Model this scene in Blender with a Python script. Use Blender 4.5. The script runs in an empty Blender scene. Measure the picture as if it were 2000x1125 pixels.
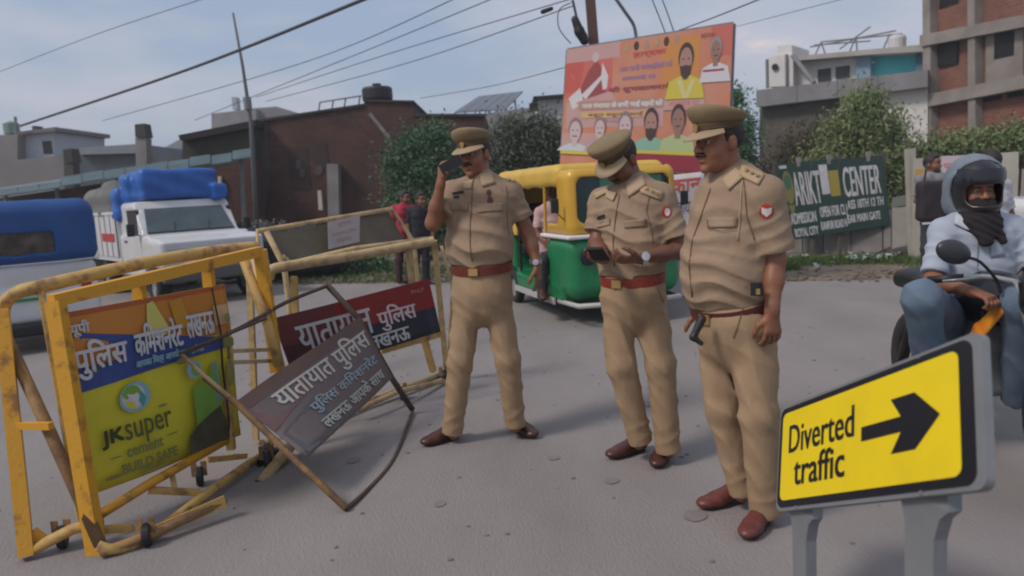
import bpy, math, random
import numpy as np
from mathutils import Vector, Matrix
from mathutils.bvhtree import BVHTree
random.seed(7); rng = np.random.default_rng(7)
S = bpy.context.scene
COL = S.collection
# ------------------------------------------------------------------ camera
FPX = 1500.0; PHI = math.radians(3.3); CH = 1.47
TH = math.atan(192*math.cos(PHI)/FPX)
fwd = np.array([0, math.cos(TH), -math.sin(TH)]); r0 = np.array([1., 0, 0]); u0 = np.array([0, math.sin(TH), math.cos(TH)])
RT = math.cos(PHI)*r0-math.sin(PHI)*u0; UP = math.sin(PHI)*r0+math.cos(PHI)*u0
cam = bpy.data.cameras.new('camera'); cam.sensor_width = 36; cam.lens = 36*FPX/2000
cam.clip_start = .05; cam.clip_end = 900
co = bpy.data.objects.new('camera', cam); COL.objects.link(co); S.camera = co
M3 = np.stack([RT, UP, -fwd], 1)
co.matrix_world = Matrix([[*M3[i], [0, 0, CH][i]] for i in range(3)]+[[0, 0, 0, 1]])
cam.dof.use_dof = True; cam.dof.focus_distance = 4.1; cam.dof.aperture_fstop = 2.4
# ------------------------------------------------------------------ world, sun, exposure
W = bpy.data.worlds.new('World'); S.world = W; W.use_nodes = True
nt = W.node_tree; N = nt.nodes; L = nt.links
bg = N['Background']; bg.inputs[1].default_value = .1
sky = N.new('ShaderNodeTexSky'); sky.sky_type = 'NISHITA'; sky.sun_disc = False
SUN_EL = math.radians(48); SUN_ROT = math.radians(-120)
sky.sun_elevation = SUN_EL; sky.sun_rotation = SUN_ROT; sky.dust_density = 3; sky.air_density = 1.2
tc = N.new('ShaderNodeTexCoord'); mp = N.new('ShaderNodeMapping'); mp.inputs['Scale'].default_value = (1, 1, 3.2)
mp.inputs['Location'].default_value = (.35, .1, .2)
n1 = N.new('ShaderNodeTexNoise'); n1.inputs['Scale'].default_value = 2.6; n1.inputs['Detail'].default_value = 7; n1.inputs['Roughness'].default_value = .55
L.new(tc.outputs['Generated'], mp.inputs[0]); L.new(mp.outputs[0], n1.inputs[0])
cr = N.new('ShaderNodeValToRGB'); L.new(n1.outputs[0], cr.inputs[0])
e = cr.color_ramp; e.elements[0].position = .38; e.elements[0].color = (.29, .365, .50, 1)
e.elements[1].position = .61; e.elements[1].color = (.47, .475, .56, 1)
k = e.elements.new(.50); k.color = (.38, .425, .52, 1)
k = e.elements.new(.68); k.color = (.86, .68, .60, 1)
sc_ = N.new('ShaderNodeVectorMath'); sc_.operation = 'SCALE'; sc_.inputs['Scale'].default_value = 8.0
L.new(cr.outputs[0], sc_.inputs[0])
mx = N.new('ShaderNodeMix'); mx.data_type = 'RGBA'; mx.inputs[0].default_value = .88
L.new(sky.outputs[0], mx.inputs[6]); L.new(sc_.outputs[0], mx.inputs[7]); L.new(mx.outputs[2], bg.inputs[0])
sl = bpy.data.lights.new('sun', 'SUN'); sl.energy = 1.35; sl.angle = math.radians(13); sl.color = (1, .9, .82)
so = bpy.data.objects.new('sun', sl); COL.objects.link(so)
so.rotation_euler = (math.radians(90)-SUN_EL, 0, math.radians(180)-SUN_ROT)
sd = Vector((math.sin(SUN_ROT)*math.cos(SUN_EL), math.cos(SUN_ROT)*math.cos(SUN_EL), math.sin(SUN_EL)))
so.rotation_euler = sd.to_track_quat('Z', 'Y').to_euler()
S.view_settings.view_transform = 'Standard'; S.view_settings.look = 'None'; S.view_settings.gamma = 1
S.view_settings.use_curve_mapping = False; S.view_settings.exposure = 0.56
S.cycles.use_denoising = True
try: S.cycles.filter_width = 2.0
except Exception: pass

# ------------------------------------------------------------------ pixel helpers (photo pixel 2000x1125 -> real place at depth d)
A = lambda *v: np.array(v, float)
def ray(x, y):
    v = fwd+(x-1000)/FPX*RT-(y-562.5)/FPX*UP
    return v/v[1]
def P(x, y, d): return ray(x, y)*d+A(0, 0, CH)
def G(x, y, z=0):
    r = ray(x, y); return r*((z-CH)/r[2])+A(0, 0, CH)
def quad(c, d):
    rs = [ray(*p) for p in c]
    v = np.linalg.svd(np.stack([rs[0], -rs[1], rs[2], -rs[3]], 1))[2][-1]; v = v/v[0]*d
    return [rs[i]*v[i]+A(0, 0, CH) for i in range(4)]
def nrm(v): v = np.array(v, float); return v/(np.linalg.norm(v)+1e-12)

# ------------------------------------------------------------------ materials
MC = {}
def mat(name, col, rough=.7, var=None, vs=6., vamt=.5, bump=0., bs=40., metal=0., spec=.5, detail=4., stretch=(1, 1, 1), thr=None, coat=0., alpha=1., trans=0., island=None, dist=.01):
    if name in MC: return MC[name]
    m = bpy.data.materials.new(name); m.use_nodes = True; t = m.node_tree; b = t.nodes['Principled BSDF']
    b.inputs['Base Color'].default_value = (*col, 1); b.inputs['Roughness'].default_value = rough
    b.inputs['Metallic'].default_value = metal; b.inputs['Specular IOR Level'].default_value = spec
    b.inputs['Coat Weight'].default_value = coat; b.inputs['Alpha'].default_value = alpha
    b.inputs['Transmission Weight'].default_value = trans
    tcn = t.nodes.new('ShaderNodeTexCoord'); mpn = t.nodes.new('ShaderNodeMapping'); mpn.inputs['Scale'].default_value = stretch
    t.links.new(tcn.outputs['Object'], mpn.inputs[0])
    last = None
    if var is not None:
        n = t.nodes.new('ShaderNodeTexNoise'); n.inputs['Scale'].default_value = vs; n.inputs['Detail'].default_value = detail; n.inputs['Roughness'].default_value = .62
        t.links.new(mpn.outputs[0], n.inputs[0])
        r = t.nodes.new('ShaderNodeMapRange'); a, c = thr if thr else (.35, .68)
        r.inputs[1].default_value = a; r.inputs[2].default_value = c; r.inputs[4].default_value = vamt
        t.links.new(n.outputs[0], r.inputs[0])
        x = t.nodes.new('ShaderNodeMix'); x.data_type = 'RGBA'; x.inputs[6].default_value = (*col, 1); x.inputs[7].default_value = (*var, 1)
        t.links.new(r.outputs[0], x.inputs[0]); t.links.new(x.outputs[2], b.inputs['Base Color']); last = x.outputs[2]
    if island is not None:
        g = t.nodes.new('ShaderNodeNewGeometry'); x = t.nodes.new('ShaderNodeMix'); x.data_type = 'RGBA'
        if last is None: x.inputs[6].default_value = (*col, 1)
        else: t.links.new(last, x.inputs[6])
        x.inputs[7].default_value = (*island, 1); t.links.new(g.outputs['Random Per Island'], x.inputs[0]); t.links.new(x.outputs[2], b.inputs['Base Color'])
    if bump:
        n2 = t.nodes.new('ShaderNodeTexNoise'); n2.inputs['Scale'].default_value = bs; n2.inputs['Detail'].default_value = 5
        t.links.new(mpn.outputs[0], n2.inputs[0]); bn = t.nodes.new('ShaderNodeBump'); bn.inputs['Strength'].default_value = bump; bn.inputs['Distance'].default_value = dist
        t.links.new(n2.outputs[0], bn.inputs['Height']); t.links.new(bn.outputs[0], b.inputs['Normal'])
    MC[name] = m; return m
def brickmat(name, c1, c2, mortar, stain, scale=1.0, samt=.7):
    m = bpy.data.materials.new(name); m.use_nodes = True; t = m.node_tree; b = t.nodes['Principled BSDF']; b.inputs['Roughness'].default_value = .9
    tcn = t.nodes.new('ShaderNodeTexCoord'); s = t.nodes.new('ShaderNodeSeparateXYZ'); cb = t.nodes.new('ShaderNodeCombineXYZ')
    t.links.new(tcn.outputs['Object'], s.inputs[0]); t.links.new(s.outputs[0], cb.inputs[0]); t.links.new(s.outputs[2], cb.inputs[1])
    br = t.nodes.new('ShaderNodeTexBrick'); br.inputs['Scale'].default_value = scale
    br.inputs['Brick Width'].default_value = .23; br.inputs['Row Height'].default_value = .085; br.inputs['Mortar Size'].default_value = .010
    br.inputs['Color1'].default_value = (*c1, 1); br.inputs['Color2'].default_value = (*c2, 1); br.inputs['Mortar'].default_value = (*mortar, 1)
    t.links.new(cb.outputs[0], br.inputs[0])
    n = t.nodes.new('ShaderNodeTexNoise'); n.inputs['Scale'].default_value = .8; n.inputs['Detail'].default_value = 8; n.inputs['Roughness'].default_value = .7
    t.links.new(cb.outputs[0], n.inputs[0]); r = t.nodes.new('ShaderNodeMapRange'); r.inputs[1].default_value = .42; r.inputs[2].default_value = .68; r.inputs[4].default_value = samt
    t.links.new(n.outputs[0], r.inputs[0]); x = t.nodes.new('ShaderNodeMix'); x.data_type = 'RGBA'; x.inputs[7].default_value = (*stain, 1)
    t.links.new(r.outputs[0], x.inputs[0]); t.links.new(br.outputs[0], x.inputs[6]); t.links.new(x.outputs[2], b.inputs['Base Color'])
    bn = t.nodes.new('ShaderNodeBump'); bn.inputs['Strength'].default_value = .5; t.links.new(br.outputs['Fac'], bn.inputs['Height']); bn.invert = True
    t.links.new(bn.outputs[0], b.inputs['Normal']); MC[name] = m; return m

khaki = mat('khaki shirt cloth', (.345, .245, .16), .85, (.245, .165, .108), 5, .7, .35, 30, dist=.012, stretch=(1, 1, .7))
khakiT = mat('khaki trouser cloth', (.36, .245, .145), .85, (.26, .172, .095), 4, .7, .5, 12, dist=.022, stretch=(1, 1, .28))
khakiD = mat('khaki seam', (.17, .105, .06), .9)
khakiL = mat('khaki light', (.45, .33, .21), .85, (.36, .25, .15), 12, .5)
capm = mat('cap cloth', (.24, .175, .095), .85, (.17, .12, .06), 8, .6, .3, 200)
capb = mat('cap band', (.10, .065, .03), .8, (.06, .04, .02), 12, .5)
skin = mat('skin', (.27, .115, .062), .5, (.205, .075, .038), 9, .6, .15, 90)
skin2 = mat('skin darker', (.20, .085, .048), .5, (.15, .055, .03), 9, .6, .15, 90)
hairm = mat('black hair', (.012, .009, .008), .6, (.03, .025, .022), 60, .5, .4, 150)
whiteeye = mat('eye white', (.30, .25, .22), .3)
dark = mat('near black', (.012, .012, .014), .5)
blackg = mat('black gloss', (.012, .013, .016), .22)
rubber = mat('tyre rubber', (.018, .018, .019), .85, (.05, .045, .04), 8, .5)
shoeb = mat('brown leather', (.085, .026, .018), .38, (.045, .016, .012), 12, .6)
shoer = mat('red brown leather', (.15, .04, .032), .42, (.09, .024, .02), 12, .6)
soled = mat('dark sole', (.022, .015, .013), .7)
beltm = mat('maroon belt', (.17, .03, .018), .5, (.10, .02, .012), 14, .5)
beltb = mat('dark brown belt', (.10, .024, .018), .45, (.06, .016, .012), 14, .5)
gold = mat('brass', (.62, .42, .16), .35, metal=.8)
silver = mat('steel', (.6, .6, .6), .3, metal=.9)
chrome = mat('pale metal', (.45, .45, .44), .3, metal=.7)
red = mat('badge red', (.45, .045, .02), .6)
white = mat('white paint', (.72, .72, .70), .5, (.5, .48, .45), 5, .4)
offw = mat('off white', (.6, .58, .54), .7, (.42, .4, .36), 4, .5)
yel = mat('yellow barricade paint', (.62, .31, .02), .5, (.20, .085, .03), 9, .85, .2, 60, thr=(.55, .68))
yelw = mat('worn yellow paint', (.52, .33, .10), .6, (.20, .10, .05), 11, .85, .2, 60, thr=(.50, .66))
yelp = mat('dusty pale yellow paint', (.47, .34, .17), .7, (.24, .15, .08), 12, .8, .2, 60, thr=(.48, .66))
rust = mat('rusty steel', (.15, .085, .05), .8, (.36, .21, .07), 10, .8, .4, 70)
rustd = mat('dark rusted rod', (.055, .036, .028), .8, (.11, .07, .05), 16, .8, .4, 70)
glass = mat('vehicle glass', (.02, .035, .042), .12, spec=.8)
glassb = mat('hazy glass', (.05, .075, .085), .25, (.10, .14, .15), 3, .6, spec=.6)

# ------------------------------------------------------------------ object helpers
ORG = {}
def tag(o, label=None, cat=None, group=None, kind=None):
    if label: o['label'] = label
    if cat: o['category'] = cat
    if group: o['group'] = group
    if kind: o['kind'] = kind
    return o
def thing(name, label, cat, loc=(0, 0, 0), rotz=0., group=None):
    o = bpy.data.objects.new(name, None); COL.objects.link(o); o.location = loc; o.rotation_euler = (0, 0, rotz); o.empty_display_size = .1
    ORG[o.name] = ('L' if rotz else 'W', np.array(loc, float)); return tag(o, label, cat, group)
def obj(name, vf, m, parent=None, smooth=False, mi=None, local=None, auto=False):
    V, Fs = vf[0], vf[1]; V = np.asarray(V, float)
    me = bpy.data.meshes.new(name)
    if parent is not None:
        md, org = ORG[parent.name]
        if md == 'W' and not local: V = V-org
    me.from_pydata(V.tolist(), [], [list(map(int, f)) for f in Fs]) if not isinstance(Fs, np.ndarray) else me.from_pydata(V.tolist(), [], Fs.tolist())
    for x in (m if isinstance(m, (list, tuple)) else [m]): me.materials.append(x)
    if mi is not None: me.polygons.foreach_set('material_index', mi)
    if smooth: me.polygons.foreach_set('use_smooth', [True]*len(me.polygons))
    me.update()
    o = bpy.data.objects.new(name, me); COL.objects.link(o)
    if parent is not None: o.parent = parent; ORG[o.name] = ORG[parent.name]
    else: ORG[o.name] = ('W', A(0, 0, 0))
    return o
def solo(name, vf, m, label, cat, group=None, kind=None, smooth=False, mi=None):
    V = np.asarray(vf[0], float); c = A((V[:, 0].min()+V[:, 0].max())/2, (V[:, 1].min()+V[:, 1].max())/2, V[:, 2].min())
    o = obj(name, (V-c, vf[1]), m, None, smooth, mi); o.location = c; return tag(o, label, cat, group, kind)
def join(*l):
    V = []; Fq = []; n = 0
    for v, f in l:
        V.append(np.asarray(v, float)); Fq += [[int(i)+n for i in q] for q in f]; n += len(v)
    return np.concatenate(V), Fq
def box(c, s, R=None):
    c = np.array(c, float); h = np.array(s, float)/2
    V = np.array([[x, y, z] for x in (-1, 1) for y in (-1, 1) for z in (-1, 1)])*h
    if R is not None: V = V@np.array(R).T
    return V+c, [[0, 1, 3, 2], [4, 6, 7, 5], [0, 4, 5, 1], [2, 3, 7, 6], [0, 2, 6, 4], [1, 5, 7, 3]]
def frame(a, b, up=(0, 0, 1)):
    w = nrm(np.array(b)-a); u = np.array(up, float)
    if abs(w@nrm(u)) > .97: u = A(0, 1, 0) if abs(w[1]) < .9 else A(1, 0, 0)
    s = nrm(np.cross(w, u)); return w, s, np.cross(s, w)
def beam(a, b, w, h=None, up=(0, 0, 1)):
    h = h or w; a = np.array(a, float); b = np.array(b, float); d, s, u = frame(a, b, up)
    R = np.stack([s, d, u], 1); return box((a+b)/2, (w, np.linalg.norm(b-a), h), R)
def tube(pts, r, n=8, cap=True):
    pts = [np.array(p, float) for p in pts]; V = []; Fq = []
    rs = r if isinstance(r, (list, tuple)) else [r]*len(pts)
    s0 = None
    for i, p in enumerate(pts):
        d = nrm(pts[min(i+1, len(pts)-1)]-pts[max(i-1, 0)])
        if s0 is None: _, s0, _ = frame(p, p+d)
        s0 = nrm(s0-d*(s0@d)); t = np.cross(d, s0)
        for k in range(n):
            a = 2*math.pi*k/n; V.append(p+rs[i]*(math.cos(a)*s0+math.sin(a)*t))
    for i in range(len(pts)-1):
        for k in range(n):
            Fq.append([i*n+k, i*n+(k+1) % n, (i+1)*n+(k+1) % n, (i+1)*n+k])
    if cap: Fq += [list(range(n))[::-1], [len(pts)*n-n+k for k in range(n)]]
    return np.array(V), Fq
def lathe(c, ax, prof, n=24, closed=False):
    ax = nrm(ax); _, s, t = frame(A(0, 0, 0), ax); V = []; Fq = []
    for (r, z) in prof:
        for k in range(n):
            a = 2*math.pi*k/n; V.append(np.array(c)+ax*z+r*(math.cos(a)*s+math.sin(a)*t))
    m = len(prof)
    for i in range(m if closed else m-1):
        j = (i+1) % m
        for k in range(n): Fq.append([i*n+k, i*n+(k+1) % n, j*n+(k+1) % n, j*n+k])
    if not closed: Fq += [list(range(n))[::-1], [(m-1)*n+k for k in range(n)]]
    return np.array(V), Fq
def sphere(c, r, n=12, sc=(1, 1, 1)):
    V = []; Fq = []
    for i in range(n//2+1):
        th = math.pi*i/(n//2)
        for k in range(n): a = 2*math.pi*k/n; V.append(A(math.sin(th)*math.cos(a)*sc[0], math.sin(th)*math.sin(a)*sc[1], math.cos(th)*sc[2])*r+np.array(c))
    for i in range(n//2):
        for k in range(n): Fq.append([i*n+k, (i+1)*n+k, (i+1)*n+(k+1) % n, i*n+(k+1) % n])
    return np.array(V), Fq
def prism(pts, off):
    pts = np.array(pts, float); n = len(pts); V = np.concatenate([pts, pts+np.array(off)])
    return V, [list(range(n)), list(range(n, 2*n))[::-1]]+[[i, i+n, (i+1) % n+n, (i+1) % n] for i in range(n)]
def smoothpath(pts, n=6):
    pts = [np.array(p, float) for p in pts]; out = []
    for i in range(len(pts)-1):
        p0 = pts[max(i-1, 0)]; p1 = pts[i]; p2 = pts[i+1]; p3 = pts[min(i+2, len(pts)-1)]
        for k in range(n):
            t = k/n; out.append(.5*((2*p1)+(-p0+p2)*t+(2*p0-5*p1+4*p2-p3)*t*t+(-p0+3*p1-3*p2+p3)*t**3))
    out.append(pts[-1]); return out

# ------------------------------------------------------------------ signed distance modelling (surface nets)
class Field:
    def __init__(s, lo, hi, h):
        s.lo = np.array(lo, np.float32)-2*h; s.h = h; s.n = (np.ceil((np.array(hi)+2*h-s.lo)/h).astype(int)+1)
        s.f = np.full(s.n, .08, np.float32)
    def ax(s, sl): return [(s.lo[i]+s.h*np.arange(sl[i].start, sl[i].stop, dtype=np.float32)) for i in range(3)]
    def add(s, pr, k=.01, sub=False):
        fn, lo, hi = pr; pad = max(.05, k*1.5)
        sl = tuple(slice(max(0, int((lo[i]-pad-s.lo[i])/s.h)), min(s.n[i], int((hi[i]+pad-s.lo[i])/s.h)+2)) for i in range(3))
        if any(q.stop <= q.start for q in sl): return s
        x, y, z = s.ax(sl); d = fn(x[:, None, None], y[None, :, None], z[None, None, :]).astype(np.float32)
        a = s.f[sl]
        if sub:
            hh = np.maximum(k-np.abs(a+d), 0)/k; s.f[sl] = np.maximum(a, -d)+hh*hh*k/4
        else:
            hh = np.maximum(k-np.abs(a-d), 0)/k; s.f[sl] = np.minimum(a, d)-hh*hh*k/4
        return s
    def all(s):
        x, y, z = s.ax([slice(0, q) for q in s.n]); return x[:, None, None], y[None, :, None], z[None, None, :]
    def mesh(s):
        f = s.f; I = f < 0; n = s.n
        c = [I[a:n[0]-1+a, b:n[1]-1+b, d:n[2]-1+d] for a in (0, 1) for b in (0, 1) for d in (0, 1)]
        sm = np.zeros(c[0].shape, np.int8)
        for q in c: sm += q
        act = np.argwhere((sm > 0) & (sm < 8)); idx = np.full(c[0].shape, -1, np.int64); idx[tuple(act.T)] = np.arange(len(act))
        offs = np.array([[a, b, d] for a in (0, 1) for b in (0, 1) for d in (0, 1)])
        vals = np.stack([f[tuple((act+o).T)] for o in offs], 1)
        acc = np.zeros((len(act), 3)); cnt = np.zeros(len(act))
        for i in range(8):
            for j in range(i+1, 8):
                if np.abs(offs[i]-offs[j]).sum() == 1:
                    m = (vals[:, i] < 0) != (vals[:, j] < 0); t = vals[m, i]/(vals[m, i]-vals[m, j])
                    acc[m] += offs[i]+t[:, None]*(offs[j]-offs[i]); cnt[m] += 1
        V = s.lo+s.h*(act+acc/cnt[:, None]); Q = []
        for a in range(3):
            b, d = (a+1) % 3, (a+2) % 3
            sh = list(I.shape); s1 = [slice(None)]*3; s2 = [slice(None)]*3; s1[a] = slice(0, sh[a]-1); s2[a] = slice(1, sh[a])
            ed = np.argwhere(I[tuple(s1)] != I[tuple(s2)]); ok = (ed[:, b] > 0) & (ed[:, d] > 0) & (ed[:, b] < sh[b]-1) & (ed[:, d] < sh[d]-1); ed = ed[ok]
            eb = np.zeros(3, int); eb[b] = 1; e2 = np.zeros(3, int); e2[d] = 1
            q = np.stack([idx[tuple((ed-eb-e2).T)], idx[tuple((ed-e2).T)], idx[tuple(ed.T)], idx[tuple((ed-eb).T)]], 1)
            ins = I[tuple(ed.T)]; q[~ins] = q[~ins][:, ::-1]; Q.append(q)
        return V, np.concatenate(Q)
def field(prims, h, warp=None, k=.01):
    """prims: list of (prim, k, sub)"""
    lo = np.min([p[0][1] for p in prims if not p[2]], 0); hi = np.max([p[0][2] for p in prims if not p[2]], 0)
    F = Field(lo-.01, hi+.01, h)
    for p, kk, sub in prims: F.add(p, kk, sub)
    if warp is not None: F.f += warp(*F.all()).astype(np.float32)
    return F.mesh()
U = lambda p, k=.01: (p, k, False)
D = lambda p, k=.01: (p, k, True)
def rc(a, b, ra, rb=None, cut=None):
    a = np.array(a, float); b = np.array(b, float); rb = ra if rb is None else rb; ab = b-a; L2 = ab@ab+1e-9; rm = max(ra, rb)
    def fn(x, y, z):
        t = np.clip(((x-a[0])*ab[0]+(y-a[1])*ab[1]+(z-a[2])*ab[2])/L2, 0, 1)
        d = np.sqrt((x-a[0]-t*ab[0])**2+(y-a[1]-t*ab[1])**2+(z-a[2]-t*ab[2])**2)-(ra+(rb-ra)*t)
        return docut(d, cut, x, y, z)
    return fn, np.minimum(a, b)-rm, np.maximum(a, b)+rm
def docut(d, cut, x, y, z):
    for p, n in (cut or []): d = np.maximum(d, (x-p[0])*n[0]+(y-p[1])*n[1]+(z-p[2])*n[2])
    return d
def es(a, b, side, r1, r2, cut=None):
    """elliptic segment: side axis radius r[0], other axis r[1]"""
    a = np.array(a, float); b = np.array(b, float); w = nrm(b-a); Ln = np.linalg.norm(b-a); s = np.array(side, float); s = nrm(s-w*(s@w)); v = np.cross(w, s)
    rm = max(*r1, *r2)
    def fn(x, y, z):
        px, py, pz = x-a[0], y-a[1], z-a[2]; l = px*w[0]+py*w[1]+pz*w[2]; t = np.clip(l/Ln, 0, 1)
        rx = r1[0]+(r2[0]-r1[0])*t; ry = r1[1]+(r2[1]-r1[1])*t; m = np.minimum(rx, ry)
        e_ = (l-t*Ln)/m; q = (px*s[0]+py*s[1]+pz*s[2])/rx; g = (px*v[0]+py*v[1]+pz*v[2])/ry
        k0 = np.sqrt(q*q+g*g+e_*e_); k1 = np.sqrt((q/rx)**2+(g/ry)**2+(e_/m)**2)+1e-6
        return docut(np.clip(k0*(k0-1)/k1, -.08, 10), cut, x, y, z)
    return fn, np.minimum(a, b)-rm, np.maximum(a, b)+rm
def ell(c, r, R=None, cut=None):
    c = np.array(c, float); r = np.array(r, float); R = np.eye(3) if R is None else np.array(R); rm = r.max()
    def fn(x, y, z):
        px, py, pz = x-c[0], y-c[1], z-c[2]; q = [(px*R[0, i]+py*R[1, i]+pz*R[2, i])/r[i] for i in range(3)]
        k0 = np.sqrt(q[0]**2+q[1]**2+q[2]**2); k1 = np.sqrt((q[0]/r[0])**2+(q[1]/r[1])**2+(q[2]/r[2])**2)+1e-6
        return docut(k0*(k0-1)/k1, cut, x, y, z)
    return fn, c-rm, c+rm
def rb(c, h, r=.02, R=None, cut=None):
    c = np.array(c, float); h = np.array(h, float); R = np.eye(3) if R is None else np.array(R); rm = np.abs(R)@h
    def fn(x, y, z):
        px, py, pz = x-c[0], y-c[1], z-c[2]; q = [np.abs(px*R[0, i]+py*R[1, i]+pz*R[2, i])-h[i]+r for i in range(3)]
        o = np.sqrt(np.maximum(q[0], 0)**2+np.maximum(q[1], 0)**2+np.maximum(q[2], 0)**2)+np.minimum(np.maximum(q[0], np.maximum(q[1], q[2])), 0)-r
        return docut(o, cut, x, y, z)
    return fn, c-rm, c+rm
def chain(nodes, side, k=.03, cut=None):
    return [U(es(nodes[i][0], nodes[i+1][0], side, nodes[i][1], nodes[i+1][1], cut), k) for i in range(len(nodes)-1)]

# ------------------------------------------------------------------ flat boards with print
def textmesh(s):
    cu = bpy.data.curves.new('lettering', 'FONT'); cu.body = s; cu.size = 1; cu.resolution_u = 3
    ob = bpy.data.objects.new('lettering', cu); COL.objects.link(ob); bpy.context.view_layer.update()
    me = bpy.data.meshes.new_from_object(ob.evaluated_get(bpy.context.evaluated_depsgraph_get()))
    V = np.array([v.co[:2] for v in me.vertices]); Fq = [list(p.vertices) for p in me.polygons]
    bpy.data.objects.remove(ob); bpy.data.curves.remove(cu); bpy.data.meshes.remove(me); return V, Fq
class Board:
    def __init__(s, c, thick=.004):
        s.c = [np.array(p, float) for p in c]; tl, tr, br, bl = s.c
        s.n = nrm(np.cross(bl-tl, tr-tl)); ctr = (tl+br)/2
        if s.n@(A(0, 0, CH)-ctr) < 0: s.n = -s.n
        s.t = thick; s.parts = []; s.lay = 0; s.warp = None; s.base = thick
    def at(s, u, v, o=0):
        tl, tr, br, bl = s.c; p = (1-v)*((1-u)*tl+u*tr)+v*((1-u)*bl+u*br)
        if s.warp: p = p+s.n*s.warp(u, v)
        return p+s.n*o
    def sheet(s, nu=12, nv=8):
        V = []; Fq = []; g = lambda i, j, b: (b*(nu+1)*(nv+1))+j*(nu+1)+i
        for b, o in ((0, 0.), (1, -s.t)):
            for j in range(nv+1):
                for i in range(nu+1): V.append(s.at(i/nu, j/nv, o))
        for j in range(nv):
            for i in range(nu):
                Fq.append([g(i, j, 0), g(i, j+1, 0), g(i+1, j+1, 0), g(i+1, j, 0)]); Fq.append([g(i, j, 1), g(i+1, j, 1), g(i+1, j+1, 1), g(i, j+1, 1)])
        for i in range(nu): Fq += [[g(i, 0, 0), g(i+1, 0, 0), g(i+1, 0, 1), g(i, 0, 1)], [g(i, nv, 0), g(i, nv, 1), g(i+1, nv, 1), g(i+1, nv, 0)]]
        for j in range(nv): Fq += [[g(0, j, 0), g(0, j, 1), g(0, j+1, 1), g(0, j+1, 0)], [g(nu, j, 0), g(nu, j+1, 0), g(nu, j+1, 1), g(nu, j, 1)]]
        return np.array(V), Fq
    def _put(s, V2, Fq, m):
        s.lay += 1; o = (.0014+.0005*s.lay) if s.warp else (.0008+.00016*s.lay)
        s.parts.append(([s.at(u, v, o) for u, v in V2], Fq, m))
    def poly(s, pts, m):
        if s.warp:   # split into strips so the print follows the bent sheet
            us = [p[0] for p in pts]; vs = [p[1] for p in pts]
        s._put(pts, [list(range(len(pts)))], m)
    def rect(s, u0, v0, u1, v1, m, n=8):
        s.lay += 1; o = (.0014+.0005*s.lay) if s.warp else (.0008+.00016*s.lay); V = []; Fq = []
        for j in range(n+1):
            for i in range(n+1): V.append(s.at(u0+(u1-u0)*i/n, v0+(v1-v0)*j/n, o))
        for j in range(n):
            for i in range(n): a = j*(n+1)+i; Fq.append([a, a+n+1, a+n+2, a+1])
        s.parts.append((V, Fq, m))
    def oval(s, u, v, a, b, m, n=16, rot=0, t0=0, t1=2*math.pi):
        s.poly([(u+a*math.cos(t), v+b*math.sin(t)) for t in np.linspace(t0, t1, n, endpoint=False)], m)
    def text(s, t, u0, v0, u1, v1, m, slant=0., bold=0.):
        V, Fq = textmesh(t); lo = V.min(0); hi = V.max(0); q = (V-lo)/(hi-lo)
        outs = [(0, 0)] if not bold else [(0, 0), (bold, 0), (0, bold), (bold, bold)]
        for du, dv in outs:
            s._put([(u0+(u1-u0)*a+du, v1-(v1-v0)*b+slant*a+dv) for a, b in q], Fq, m)
    def build(s, parent, name='print'):
        mats = []; V = []; Fq = []; mi = []; n = 0
        for v, f, m in s.parts:
            if m not in mats: mats.append(m)
            V += v; Fq += [[i+n for i in q] for q in f]; mi += [mats.index(m)]*len(f); n += len(v)
        return obj(name, (V, Fq), mats, parent, mi=mi)
def patch(bvh, org, tgt_pts, off=.003, dirv=None):
    """lay points (world) on a surface by casting towards it; returns lifted verts"""
    out = []
    for p in tgt_pts:
        d = dirv if dirv is not None else nrm(p-org); o = np.array(p)-np.array(d)*.5
        h = bvh.ray_cast(Vector(o), Vector(d), 1.2)
        if h[0] is None: return None
        nn = np.array(h[1]); nn = nn if nn@d < 0 else -nn
        out.append(np.array(h[0])+(nn*.5-np.array(d)*.5)*off*1.4)
    return out

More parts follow.
